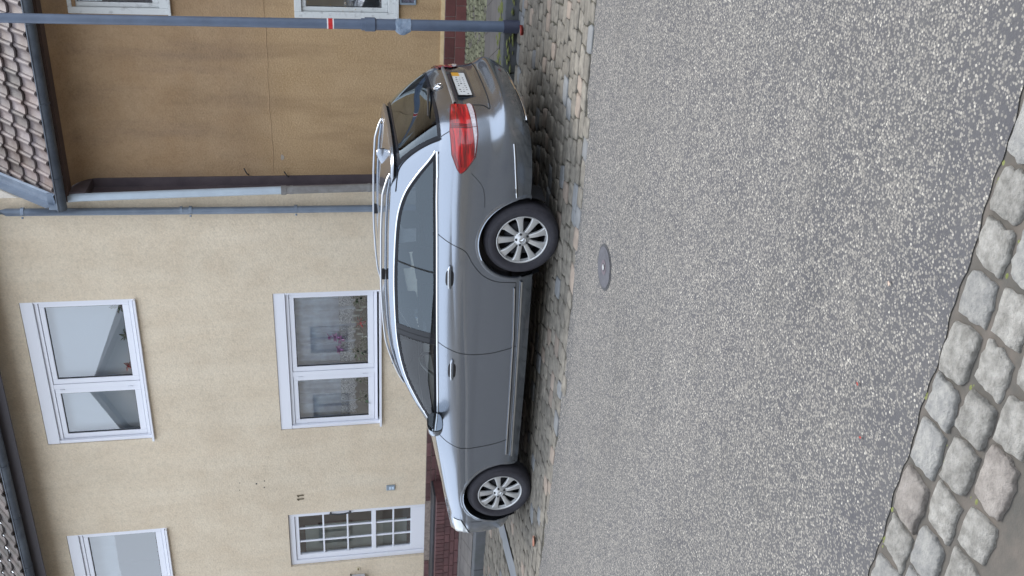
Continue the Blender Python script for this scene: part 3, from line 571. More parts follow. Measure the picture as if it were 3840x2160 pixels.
def potted(name, x, y, z, label, cat, petals=None, seed=1, r_=0.1, n=60, hgt=0.1, size=0.045, pm=None):
    t = empty(name, (x, y, z)); tag(t, label, cat)
    b = MB(); b.lathe([(0.0, 0), (0.04, 0), (0.055, 0.08), (0.0, 0.08)], 16, (x, y, z), 'Z'); b.build('pot', M['pot'], t)
    b = MB(); leafclump(b, (x, y, z + hgt), r_, n, seed, size); b.build('leaves', M['leafg'], t, recalc=False)
    if petals:
        b = MB()
        for px, pz, pr, pn in petals: leafclump(b, (x + px, y - 0.03, z + pz), pr, pn, seed + 5, 0.05, 0, 0)
        b.build('flowers', pm, t, recalc=False)
    return t
zs1 = 1.33
bs_ = MB(); bs_.box(-1.78, 0.35, YC + 0.125, YC + 0.42, 1.30, 1.326); bs_.build('inner_sill', M['white'], cream)
potted('potted_plant', 0.13, YC + 0.14, zs1, 'leafy green pot plant in the rearmost corner of the ground floor window', 'pot plant', None, 2, 0.12, 80, 0.17)
potted('poinsettia', -0.19, YC + 0.145, zs1, 'red flowering plant among the candles in the ground floor window', 'pot plant', [(0.0, 0.17, 0.07, 40)], 4, 0.09, 40, 0.09, 0.06, M['redpetal'])
potted('orchid', -0.49, YC + 0.14, zs1, 'pot orchid with pink blossoms in front of the net curtain', 'orchid', [(0.09, 0.50, 0.05, 16), (0.05, 0.44, 0.05, 16), (-0.10, 0.46, 0.05, 14), (0.11, 0.58, 0.03, 8)], 6, 0.08, 30, 0.08, 0.07, M['orchid'])
potted('potted_plant', -0.66, YC + 0.14, zs1, 'dark green pot plant beside the window mullion, right of it', 'pot plant', None, 8, 0.13, 90, 0.16)
potted('potted_plant', -1.10, YC + 0.14, zs1, 'dark green pot plant just left of the window mullion', 'pot plant', None, 9, 0.10, 60, 0.13)
potted('potted_plant', -1.42, YC + 0.14, zs1, 'olive pot plant in the small left sash of the ground floor window', 'pot plant', None, 10, 0.11, 70, 0.13)
ca = empty('candle_arch', (-0.19, YC + 0.13, zs1)); tag(ca, 'candle arch with seven white candles in the ground floor window', 'candle arch')
b = MB(); b.tube([(-0.19 + 0.24 * math.cos(a), YC + 0.13, zs1 + 0.02 + 0.17 * math.sin(a)) for a in np.linspace(0, math.pi, 13)], 0.012, 8); b.box(-0.45, 0.07, YC + 0.11, YC + 0.15, zs1, zs1 + 0.02); b.build('arch', M['darkwood'], ca)
for k in range(7):
    a = math.pi * (k + 0.5) / 7; b = MB(); x_ = -0.19 + 0.235 * math.cos(a); z_ = zs1 + 0.03 + 0.17 * math.sin(a); b.tube([(x_, YC + 0.125, z_), (x_, YC + 0.125, z_ + 0.09)], 0.011, 10); b.build('candle', M['candle'], ca)
bs_ = MB(); bs_.box(-1.78, 0.35, YC + 0.125, YC + 0.42, 4.32, 4.346); bs_.build('inner_sill', M['white'], cream)
potted('potted_plant', 0.20, YC + 0.14, 4.35, 'dark pot plant in the upper window over the car, at its rear corner', 'pot plant', None, 12, 0.10, 70, 0.12)
potted('potted_plant', -0.25, YC + 0.14, 4.35, 'small green pot plant on the sill of the upper window', 'pot plant', None, 13, 0.07, 30, 0.09)
potted('potted_plant', -0.68, YC + 0.14, 4.35, 'reddish pot plant beside the mullion of the upper window', 'pot plant', [(0, 0.12, 0.05, 24)], 14, 0.06, 40, 0.06, 0.035, M['redpetal'])
b = MB(); b.box(-4.9, -3.37, YC + 0.26, YC + 0.27, 4.40, 4.46)
for k in range(18): b.add([(-4.9 + k * 0.085, YC + 0.255, 4.46), (-4.82 + k * 0.085, YC + 0.255, 4.46), (-4.86 + k * 0.085, YC + 0.255, 4.50)], [(0, 1, 2)])
tag(b.build('lace_border', M['reddish'], origin=(-4.1, YC + 0.26, 4.4)), 'dark red lace border at the foot of the upper window above the door', 'lace border')
# ---------------------------------------------------------------- lamp post
lp = empty('street_lamp', (4.117, 2.165, gz(2.165))); tag(lp, 'tall blue grey lamp post with a red and white band at the kerb', 'street lamp')
LX, LY = 4.117, 2.165
b = MB(); b.tube([(LX, LY, gz(LY)), (LX, LY, 1.41)], 0.0535, 24); b.tube([(LX, LY, 1.41), (LX, LY, 5.6)], [0.0475, 0.042], 24); b.build('pole', M['lampblue'], lp)
b = MB(); b.tube([(LX, LY, gz(LY) - 0.01), (LX, LY, 0.13)], 0.064, 24); b.build('base_sleeve', M['lampdark'], lp)
b = MB(); b.tube([(LX, LY, 1.395), (LX, LY, 1.49)], 0.0665, 24); b.tube([(LX, LY, 1.49), (LX, LY, 1.525)], 0.057, 24); b.build('collar', M['lampblue'], lp)
b = MB(); b.tube([(LX, LY, 1.385), (LX, LY, 1.397)], 0.060, 24); b.build('clamp_ring', M['lampdark'], lp)
b = MB(); b.tube([(LX, LY, 1.785), (LX, LY, 1.85)], 0.0495, 24, mi=1); b.tube([(LX, LY, 1.797), (LX, LY, 1.838)], 0.0505, 24, mi=0); b.build('marker_band', [M['red'], M['whitetape']], lp)
b = MB(); n = 20; P = []; rr = random.Random(2)
for j in range(9):
    z_ = 1.045 + 0.15 * j / 8
    P.append([(LX + (0.0555 + 0.006 * rr.random() + (0.045 * max(0, math.cos(2 * math.pi * k / n - math.pi * 1.05)) ** 6 * math.sin(math.pi * j / 8))) * math.cos(2 * math.pi * k / n), LY + (0.0555 + 0.006 * rr.random()) * math.sin(2 * math.pi * k / n), z_ + 0.006 * rr.random()) for k in range(n)]); P[-1].append(P[-1][0])
b.grid(P); b.build('peeling_sticker', M['residue'], lp, recalc=False)
b = MB(); b.tube([(LX, LY, 5.58), (LX, LY - 0.05, 5.72), (LX, LY - 0.35, 5.82)], 0.03, 12); b.build('arm', M['lampblue'], lp)
b = MB(); b.lathe([(0.0, 0.12), (0.06, 0.11), (0.2, 0.03), (0.21, 0.0), (0.17, -0.01)], 24, (LX, LY - 0.45, 5.77), 'Z'); b.build('lamp_shade', M['lampblue'], lp)
b = MB(); b.lathe([(0.165, 0.0), (0.14, -0.06), (0.0, -0.09)], 24, (LX, LY - 0.45, 5.76), 'Z'); b.build('lens', M['headlamp'], lp)
# ---------------------------------------------------------------- valve cover in the road, leaves
mc = empty('valve_cover', (3.26, -1.45, gz(-1.45))); tag(mc, 'round cast iron cover set in the asphalt beside the rear wheel', 'manhole cover')
b = MB(); z_ = gz(-1.39) + 0.005; zz_ = lambda yy: gz(yy) + 0.006
def disc(b, r0, r1, dz, n=40, mi=0):
    P = [[(3.26 + 1.0 * rr_ * math.cos(a), -1.45 + rr_ * math.sin(a), gz(-1.45 + rr_ * math.sin(a)) + dz) for rr_ in (r0, r1)] for a in np.linspace(0, 2 * math.pi, n + 1)]; b.grid(P, smooth=False, mi=mi)
disc(b, 0.148, 0.168, 0.003); b.build('frame_ring', M['seal'], mc, recalc=False)
b = MB(); disc(b, 0.02, 0.149, 0.006); b.build('lid', M['iron'], mc, recalc=False)
b = MB(); disc(b, 0.0, 0.021, 0.012, mi=1); disc(b, 0.03, 0.055, 0.008, mi=0); b.build('key_plug', [mat('cover_centre', srgb(78, 70, 78), rough=0.7), M['rim']], mc, recalc=False)
def leaf(x, y, z, s, rot, m, label, curl=0.3):
    b = MB(); P = []
    for i in range(7):
        u = i / 6; wd = s * 0.32 * math.sin(math.pi * (0.06 + 0.9 * u)) ** 0.8
        P.append([(u * s - s / 2, j * wd, curl * s * (abs(j) * 0.5 + 0.5 * (u - 0.5) ** 2) + 0.003) for j in (-1, 0, 1)])
    q = [[(x + a * math.cos(rot) - c * math.sin(rot), y + a * math.sin(rot) + c * math.cos(rot), z + d) for a, c, d in row] for row in P]
    b.grid(q); tag(b.build('fallen_leaf', m, origin=(x, y, z), recalc=False), label, 'leaf', 'fallen leaves on the street')
leaf(-0.33, -0.34, gz(-0.34) + 0.012, 0.12, 0.2, M['leafo'], 'orange leaf on the cobbles ahead of the front wheel')
leaf(4.17, 1.80, gz(1.8) + 0.02, 0.10, 0.6, M['leafr'], 'red leaf on the cobbles at the foot of the lamp post', 0.6)
leaf(4.37, -4.60, gz(-4.6) + 0.003, 0.016, 1.0, M['leafr'], 'tiny red leaf scrap on the asphalt near the granite setts, nearer the picture middle')
leaf(4.20, -4.70, gz(-4.7) + 0.003, 0.016, 2.0, M['leafr'], 'tiny red leaf scrap on the asphalt closest to the setts')
leaf(4.80, -4.62, gz(-4.62) + 0.003, 0.018, 0.7, mat('tan_leaf', srgb(170, 150, 136), rough=0.8), 'tiny tan leaf scrap on the asphalt near the setts')
leaf(3.12, 1.52, gz(1.52) + 0.02, 0.12, 0.3, M['leafo'], 'brown orange leaf on the cobbles behind the rear bumper')
# ---------------------------------------------------------------- houses on the near side of the street (they show in the panes and the paint)
def row_house(x0, x1, y, ez, rz, gable, wallm, label):
    h = empty('row_house', ((x0 + x1) / 2, y, 0.1)); tag(h, label, 'house')
    dep = 9.0; b = MB(); xm = (x0 + x1) / 2
    wins = []
    n = int((x1 - x0) / 2.4)
    for k in range(n):
        cx = x0 + (k + 0.5) * (x1 - x0) / n
        for zz in ((1.2, 2.4), (3.7, 4.9)):
            if zz[1] < ez - 0.2: wins.append((cx - 0.5, cx + 0.5, zz[0], zz[1]))
    xs = sorted({x0, x1, *[a for w_ in wins for a in w_[:2]]}); zs = sorted({-0.1, ez, *[a for w_ in wins for a in w_[2:]]})
    for i in range(len(xs) - 1):
        for j in range(len(zs) - 1):
            cx = (xs[i] + xs[i + 1]) / 2; cz = (zs[j] + zs[j + 1]) / 2; dd = 0.14 if any(a < cx < c and d < cz < e for a, c, d, e in wins) else 0
            if dd: continue
            b.add([(xs[i], y, zs[j]), (xs[i + 1], y, zs[j]), (xs[i + 1], y, zs[j + 1]), (xs[i], y, zs[j + 1])], [(3, 2, 1, 0)])
    if gable: b.add([(x0, y, ez), (x1, y, ez), (xm, y, rz)], [(2, 1, 0)])
    for xx in (x0, x1): b.add([(xx, y, -0.1), (xx, y - dep, -0.1), (xx, y - dep, ez), (xx, y, ez)] + ([] if gable else [(xx, y - dep / 2, rz)]), [(0, 1, 2, 3)] if gable else [(0, 1, 2, 4, 3)])
    b.add([(x0, y - dep, -0.1), (x1, y - dep, -0.1), (x1, y - dep, ez), (x0, y - dep, ez)], [(0, 1, 2, 3)])
    b.build('wall', wallm, h, recalc=False)
    b = MB()
    if gable:
        for s_ in (-1, 1): b.add([(xm, y + 0.3, rz + 0.1), (xm + s_ * ((x1 - x0) / 2 + 0.3), y + 0.3, ez - 0.1), (xm + s_ * ((x1 - x0) / 2 + 0.3), y - dep, ez - 0.1), (xm, y - dep, rz + 0.1), (xm, y + 0.3, rz - 0.08), (xm + s_ * ((x1 - x0) / 2 + 0.3), y + 0.3, ez - 0.28), (xm + s_ * ((x1 - x0) / 2 + 0.3), y - dep, ez - 0.28), (xm, y - dep, rz - 0.08)], [(0, 1, 2, 3), (4, 7, 6, 5), (0, 4, 5, 1), (1, 5, 6, 2)])
    else:
        for s_ in (0, 1):
            ya = y + 0.4 if s_ == 0 else y - dep - 0.4
            b.add([(x0 - 0.1, ya, ez - 0.25), (x1 + 0.1, ya, ez - 0.25), (x1 + 0.1, y - dep / 2, rz + 0.1), (x0 - 0.1, y - dep / 2, rz + 0.1), (x0 - 0.1, ya, ez - 0.4), (x1 + 0.1, ya, ez - 0.4), (x1 + 0.1, y - dep / 2, rz - 0.06), (x0 - 0.1, y - dep / 2, rz - 0.06)], [(0, 1, 2, 3), (7, 6, 5, 4), (0, 4, 5, 1), (1, 5, 6, 2), (3, 2, 6, 7), (0, 3, 7, 4)])
    b.build('roof', M['tileroof2'], h)
    for a, c, d, e in wins:
        b = MB(); frame(b, a, c, d, e, y - 0.13, y - 0.03, 0.06); b.box((a + c) / 2 - 0.03, (a + c) / 2 + 0.03, y - 0.12, y - 0.04, d + 0.06, e - 0.06); wn = b.build('window', M['darkwood'], h)
        b = MB(); b.add([(a, y - 0.1, d), (c, y - 0.1, d), (c, y - 0.1, e), (a, y - 0.1, e)], [(3, 2, 1, 0)]); b.build('pane', mat('dark_pane', srgb(50, 56, 64), rough=0.1) if 'dp' not in M else M['dp'], wn, recalc=False)
M['dp'] = mat('curtained_pane', srgb(140, 138, 132), rough=0.15)
row_house(-16.5, -6.0, -12.0, 6.6, 9.1, True, mat('grey_render', srgb(168, 164, 158), srgb(154, 150, 144), 2, 0.9), 'grey rendered gabled house across the street')
row_house(-5.8, 3.0, -12.0, 4.6, 8.2, False, mat('beige_render', srgb(156, 146, 128), srgb(140, 130, 114), 2, 0.9), 'low beige house across the street with a tiled roof')
row_house(3.2, 15.0, -12.0, 4.8, 8.6, False, mat('sand_render', srgb(146, 140, 128), srgb(134, 128, 118), 2, 0.9), 'long sand coloured house behind the photographer')
row_house(-30.0, -16.8, -12.0, 4.8, 8.0, False, mat('dull_render', srgb(130, 126, 120), srgb(118, 114, 108), 2, 0.9), 'dull brown house at the far end of the opposite row')
# ================================================================ the estate car
# car space: x rearwards from the front axle, y from the centre line (near side negative), z up
XC, HW = 1.44, 0.915
CA, CB_ = -0.01346, -0.06026
Rm = Matrix.Rotation(CB_, 3, 'Z') @ Matrix.Rotation(CA, 3, 'X')
car = empty('estate_car', Rm @ Vector((XC, HW, 0)), (CA, 0, CB_))
tag(car, 'silver grey estate car parked on the cobbled strip with tinted rear windows and roof rails', 'car')
def pchip(xs, ys):
    xs = np.array(xs, float); ys = np.array(ys, float); h = np.diff(xs); d = np.diff(ys) / h; mm = np.zeros_like(ys)
    for i in range(1, len(xs) - 1):
        if d[i - 1] * d[i] > 0: mm[i] = (h[i - 1] + h[i]) * 3 / ((2 * h[i] + h[i - 1]) / d[i - 1] + (h[i] + 2 * h[i - 1]) / d[i])
    mm[0] = d[0]; mm[-1] = d[-1]
    def f(x):
        x = min(max(x, xs[0]), xs[-1]); i = min(int(np.searchsorted(xs, x, 'right')) - 1, len(xs) - 2); t = (x - xs[i]) / h[i]
        return float(ys[i] * (1 + 2 * t) * (1 - t) ** 2 + h[i] * mm[i] * t * (1 - t) ** 2 + ys[i + 1] * t * t * (3 - 2 * t) + h[i] * mm[i + 1] * t * t * (t - 1))
    return f
XF, XR = -0.30, 3.22
# levels: 0 bottom 1 sill 2 bumper/low door 3 shelf 4 lower crease 5 shoulder crease 6 belt 7 roof edge (or bonnet line)
Zk = [pchip([-0.3, 0.45, 2.45, 3.22], [0.20, 0.165, 0.195, 0.275]),
      pchip([-0.3, 0.45, 2.45, 3.22], [0.27, 0.265, 0.31, 0.38]),
      pchip([-0.3, 3.22], [0.47, 0.50]),
      pchip([-0.3, 1.0, 3.22], [0.58, 0.64, 0.66]),
      pchip([-0.3, 0.5, 1.3, 2.2, 3.22], [0.655, 0.70, 0.735, 0.80, 0.85]),
      pchip([-0.3, 0.0, 0.6, 1.2, 2.0, 2.9, 3.22], [0.70, 0.745, 0.785, 0.815, 0.865, 0.925, 0.935]),
      pchip([-0.3, 0.0, 0.3, 0.7, 1.2, 2.1, 2.9, 3.22], [0.785, 0.838, 0.885, 0.965, 0.985, 1.018, 1.042, 1.052]),
      pchip([-0.3, 0.0, 0.4, 0.72, 0.85, 1.1, 1.4, 1.7, 2.0, 2.4, 2.8, 3.1, 3.22], [0.805, 0.868, 0.938, 0.990, 1.055, 1.185, 1.310, 1.378, 1.408, 1.425, 1.424, 1.414, 1.408])]
Wk = [pchip([-0.3, 0.45, 2.45, 3.22], [0.84, 0.835, 0.835, 0.85]),
      pchip([-0.3, 0.45, 2.45, 3.22], [0.875, 0.878, 0.878, 0.885]),
      pchip([-0.3, 0.5, 1.5, 2.6, 3.0, 3.22], [0.90, 0.897, 0.897, 0.905, 0.912, 0.912]),
      pchip([-0.3, 0.0, 0.6, 1.5, 2.3, 2.9, 3.22], [0.905, 0.912, 0.908, 0.908, 0.914, 0.924, 0.920]),
      pchip([-0.3, 0.0, 0.6, 1.5, 2.3, 2.9, 3.22], [0.902, 0.915, 0.912, 0.913, 0.920, 0.930, 0.922]),
      pchip([-0.3, 0.0, 0.6, 1.5, 2.3, 2.9, 3.22], [0.898, 0.912, 0.915, 0.913, 0.908, 0.908, 0.900]),
      pchip([-0.3, 0.0, 0.7, 1.2, 2.0, 2.9, 3.22], [0.84, 0.845, 0.838, 0.846, 0.852, 0.845, 0.828]),
      pchip([-0.3, 0.0, 0.4, 0.72, 0.85, 1.1, 1.4, 1.7, 2.0, 2.4, 2.8, 3.22], [0.76, 0.79, 0.79, 0.785, 0.765, 0.725, 0.685, 0.66, 0.650, 0.645, 0.638, 0.620])]
ZR = [0.315, 0.37, 0.505, 0.595, 0.80, 0.90, 1.020, 1.392]; XRr = [3.89, 3.97, 4.025, 3.945, 3.905, 3.905, 3.855, 3.50]; NR = [3.2, 3.3, 3.4, 3.6, 3.8, 3.8, 3.8, 6.5]
ZF = [0.22, 0.28, 0.45, 0.55, 0.62, 0.66, 0.70, 0.715]; XFf = [-0.74, -0.80, -0.83, -0.82, -0.80, -0.78, -0.76, -0.73]; NF = [2.5, 2.6, 2.6, 2.6, 2.6, 2.6, 2.7, 3.0]
def levels(s):
    out = []
    for j in range(8):
        if s <= 1:
            ph = (1 - s) * math.pi / 2; w0 = Wk[j](XF); z0 = Zk[j](XF); n = NF[j]; rr = (abs(math.cos(ph)) ** n + abs(math.sin(ph)) ** n) ** (-1 / n)
            k = math.sin(ph) ** 2; out.append((XF - (XF - XFf[j]) * rr * math.sin(ph), -w0 * rr * math.cos(ph), z0 + (ZF[j] - z0) * k))
        elif s < 2:
            x = XF + (s - 1) * (XR - XF); out.append((x, -Wk[j](x), Zk[j](x)))
        else:
            ph = (s - 2) * math.pi / 2; w0 = Wk[j](XR); z0 = Zk[j](XR); n = NR[j]; rr = (abs(math.cos(ph)) ** n + abs(math.sin(ph)) ** n) ** (-1 / n)
            k = math.sin(ph) ** 2; out.append((XR + (XRr[j] - XR) * rr * math.sin(ph), -w0 * rr * math.cos(ph), z0 + (ZR[j] - z0) * k))
    return np.array(out)
NSEG = (8, 10, 8, 12, 8, 10, 16)
def outward(s):
    if 1 < s < 2: return np.array([0, -1.0, 0])
    ph = (s - 2) * math.pi / 2 if s >= 2 else -(1 - s) * math.pi / 2
    return np.array([math.sin(ph), -math.cos(ph), 0])
BUL = (0.0, 0.0, 0.0, 0.004, 0.004, 0.010, 0.026)
CREASE = {0, 4, 5, 6, 7}
def column(s):
    L = levels(s); T = np.zeros_like(L); od = outward(s)
    for j in range(8):
        if j in CREASE: continue
        T[j] = (L[j + 1] - L[j - 1]) * 0.5
    pts = []
    for j in range(7):
        a, c = L[j], L[j + 1]; d = c - a
        ta = T[j] if j not in CREASE else d; tb = T[j + 1] if (j + 1) not in CREASE else d
        if j == 3: tb = d * 0.9
        for k in range(NSEG[j]):
            t = k / NSEG[j]; p = a * (1 + 2 * t) * (1 - t) ** 2 + ta * t * (1 - t) ** 2 + c * t * t * (3 - 2 * t) + tb * t * t * (t - 1)
            bb = BUL[j]
            if j == 6 and s < 1.3: bb = 0.006
            pts.append(p + od * bb * 4 * t * (1 - t) + (np.array([0, 0, 0.006 * 4 * t * (1 - t)]) if (j == 6 and s < 1.3) else 0))
    pts.append(L[7]); return np.array(pts)
ss = np.concatenate([np.linspace(0, 1, 26)[:-1], np.linspace(1, 2, 236)[:-1], np.linspace(2, 3, 60)])
SURF = np.array([column(s) for s in ss]); NS, NV = SURF.shape[:2]
_cc = {}
def col_(s):
    k = round(s, 5)
    if k not in _cc: _cc[k] = column(k)
    return _cc[k]
def P_(s, z):
    c = col_(s); zz = c[:, 2]; z = min(max(z, zz[0] + 1e-6), zz[-1] - 1e-6); return np.array([np.interp(z, zz, c[:, 0]), np.interp(z, zz, c[:, 1]), z])
def Nrm(s, z):
    e = 0.004; a = P_(min(3, s + e), z) - P_(max(0, s - e), z); c = P_(s, z + 0.006) - P_(s, z - 0.006); n = np.cross(a, c); n /= np.linalg.norm(n)
    return n if np.dot(n, outward(s)) > 0 else -n
def s_of_x(x, z):
    if XF <= x <= XR: return 1 + (x - XF) / (XR - XF)
    lo, hi = (2, 3) if x > XR else (0, 1)
    for _ in range(26):
        m_ = (lo + hi) / 2
        if P_(m_, z)[0] < x: lo = m_
        else: hi = m_
    return (lo + hi) / 2
def s_of_y(y, z):
    lo, hi = 2, 3
    for _ in range(26):
        m_ = (lo + hi) / 2
        if P_(m_, z)[1] < y: lo = m_
        else: hi = m_
    return (lo + hi) / 2
class CB:     # car mesh builder: everything in car space
    def __init__(s): s.m = MB()
    def orient(s):      # open sheets face away from the middle of the car
        m_ = s.m
        for k, f in enumerate(m_.f):
            p = [np.array(m_.v[i]) for i in f[:4]]; n = np.cross(p[1] - p[0], p[2] - p[0]); n = n if len(p) < 4 else n + np.cross(p[2] - p[0], p[3] - p[0]); c = sum(p) / len(p)
            if np.dot(n, c - np.array([min(max(c[0], 0.3), 3.0), 0, 0.62])) < 0: m_.f[k] = list(reversed(f))
    def build(s, name, mats, parent=None, bevel=0, recalc=False, mirror=None, far_parent=None):
        p = parent or car
        if not recalc: s.orient()
        if mirror == 'both':
            o = s.m.build(name, mats, p, bevel=bevel, recalc=recalc, shift=(XC, 0, 0)); mirror = 'far'; p = far_parent or p
        k = len(s.m.v); far = [(x, -y, z) for x, y, z in s.m.v]
        if mirror == 'far': s.m.v = far; s.m.f = [list(reversed(f)) for f in s.m.f]
        if mirror == 'join':
            s.m.f += [[i + k for i in reversed(f)] for f in s.m.f]; s.m.v += far; s.m.t *= 2; s.m.mi *= 2; s.m.sm *= 2
        o = s.m.build(name, mats, p, bevel=bevel, recalc=recalc, shift=(XC, 0, 0))
        if mirror == 'join':
            bm = bmesh.new(); bm.from_mesh(o.data); bmesh.ops.remove_doubles(bm, verts=bm.verts, dist=0.0012); bm.to_mesh(o.data); bm.free()
        return o
def ribbon(cb, sz, wd, off=0.0015, lift=0.0, mi=0, thick=0.0):
    Ps = [P_(s, z) for s, z in sz]; Ns = [Nrm(s, z) for s, z in sz]; rows = []
    for i, (p, n) in enumerate(zip(Ps, Ns)):
        d = Ps[min(i + 1, len(Ps) - 1)] - Ps[max(i - 1, 0)]; d /= np.linalg.norm(d) + 1e-9; sd = np.cross(n, d); sd /= np.linalg.norm(sd) + 1e-9
        o = off + thick
        if thick > 0: rows.append([p - sd * wd / 2 - n * 0.002, p - sd * wd / 2 + n * o * 0.8, p - sd * wd * 0.25 + n * o, p + sd * wd * 0.25 + n * o, p + sd * wd / 2 + n * o * 0.8, p + sd * wd / 2 - n * 0.002])
        else: rows.append([p - sd * wd / 2 + n * off, p + sd * wd / 2 + n * off])
    cb.m.grid(rows, mi=mi, smooth=thick > 0)
def dens(pts, step=0.02):
    out = []
    for (a, c), (d, e) in zip(pts[:-1], pts[1:]):
        n = max(1, int(math.hypot(d - a, e - c) / step)); out += [(a + (d - a) * i / n, c + (e - c) * i / n) for i in range(n)]
    return out + [pts[-1]]
def smooth_pl(pts, n=10):
    P = [np.array(p, float) for p in pts]; P = [2 * P[0] - P[1]] + P + [2 * P[-1] - P[-2]]; out = []
    for i in range(1, len(P) - 2):
        for k in range(n):
            t = k / n; out.append(tuple(0.5 * ((2 * P[i]) + (-P[i - 1] + P[i + 1]) * t + (2 * P[i - 1] - 5 * P[i] + 4 * P[i + 1] - P[i + 2]) * t * t + (-P[i - 1] + 3 * P[i] - 3 * P[i + 1] + P[i + 2]) * t ** 3)))
    return out + [tuple(P[-2])]
def xz(pts): return [(s_of_x(x, z), z) for x, z in pts]
def yz(pts): return [(s_of_y(y, z), z) for y, z in pts]
def patch(cb, srange, zlo, zhi, nz, off, mi=0, smooth=True):
    rows = []
    for s in srange:
        a, c = zlo(s), zhi(s)
        if c - a < 0.0005: c = a + 0.0005
        rows.append([P_(s, a + (c - a) * k / nz) + Nrm(s, a + (c - a) * k / nz) * off for k in range(nz + 1)])
    cb.m.grid(rows, mi=mi, smooth=smooth)
def sx(x): return 1 + (x - XF) / (XR - XF)
# panel outlines (x, z)
G_front = smooth_pl([(0.785, 0.97), (0.70, 0.875), (0.635, 0.74), (0.628, 0.60), (0.65, 0.42), (0.69, 0.285)])
G_B = smooth_pl([(1.845, 1.01), (1.785, 0.90), (1.735, 0.76), (1.720, 0.56), (1.745, 0.40), (1.775, 0.295)])
G_rear = smooth_pl([(2.93, 1.045), (2.86, 0.93), (2.795, 0.81), (2.665, 0.735), (2.55, 0.645), (2.478, 0.52), (2.45, 0.345)])
def xat(G, z):
    zs_ = [p[1] for p in G][::-1]; xs_ = [p[0] for p in G][::-1]; return float(np.interp(z, zs_, xs_))
# side glass outline
dlo_top = lambda x: float(np.interp(x, DT[0], DT[1]))
_t = smooth_pl([(0.86, 1.005), (0.98, 1.075), (1.15, 1.165), (1.4, 1.270), (1.7, 1.335), (2.0, 1.362), (2.4, 1.376), (2.8, 1.368), (3.05, 1.345), (3.25, 1.290), (3.42, 1.205), (3.56, 1.110), (3.625, 1.066)], 12)
DT = (np.array([p[0] for p in _t]), np.array([p[1] for p in _t]))
belt = lambda x: Zk[6](min(x, XR)) + (0 if x <= XR else (x - XR) * 0.02)
WR = (0.325, 0.218, 0.0)
ARF, ARR = (0.0, 0.325, 0.372), (2.874, 0.325, 0.378)
def hatch_edge(z): return 0.655 + 0.085 * (1.36 - z) / 0.34     # |y| of the rear screen edge
pieces = {'body': [], 'front_door': [], 'rear_door': [], 'tailgate': []}
V = SURF.copy()
# snap the wheel arch edge
for (cx, cz, rr) in (ARF, ARR):
    dx = V[..., 0] - cx; dz = V[..., 2] - cz; d = np.hypot(dx, dz); side = (np.abs(V[..., 1]) > 0.7)
    near = (d < rr) & (d > rr - 0.034) & side
    for i, j in zip(*np.where(near)):
        k = rr / d[i, j]; x_ = cx + dx[i, j] * k; z_ = cz + dz[i, j] * k; q = P_(s_of_x(x_, z_), z_); V[i, j] = q
for i in range(NS - 1):
    for j in range(NV - 1):
        c = (SURF[i, j] + SURF[i + 1, j] + SURF[i + 1, j + 1] + SURF[i, j + 1]) / 4; x, y, z = c; s_ = (ss[i] + ss[i + 1]) / 2
        quad = [V[i, j], V[i + 1, j], V[i + 1, j + 1], V[i, j + 1]]
        skip = False
        for (cx, cz, rr) in (ARF, ARR):
            if abs(y) > 0.6 and all(math.hypot(p[0] - cx, p[2] - cz) < rr + 4e-4 for p in quad): skip = True
        if 0.86 < x < 3.62 and s_ < 2.7 and z > belt(x) + 0.012 and z < dlo_top(x) - 0.012 and abs(y) > 0.5: skip = True
        if s_ > 2.2 and z > 1.035 and abs(y) < hatch_edge(z) - 0.02 and z < 1.345 and x > 3.4: skip = True
        if skip: continue
        nm = 'body'
        if s_ < 2 and 0.29 < z and z < belt(x) + 0.02 and xat(G_front, min(z, 0.97)) < x < xat(G_B, min(z, 1.01)): nm = 'front_door'
        elif s_ < 2 and 0.29 < z and z < belt(x) + 0.02 and xat(G_B, min(z, 1.01)) < x < xat(G_rear, min(z, 1.045)): nm = 'rear_door'
        elif s_ > 2 and abs(y) < 0.70 and z > 0.60: nm = 'tailgate'
        pieces[nm].append((i, j))
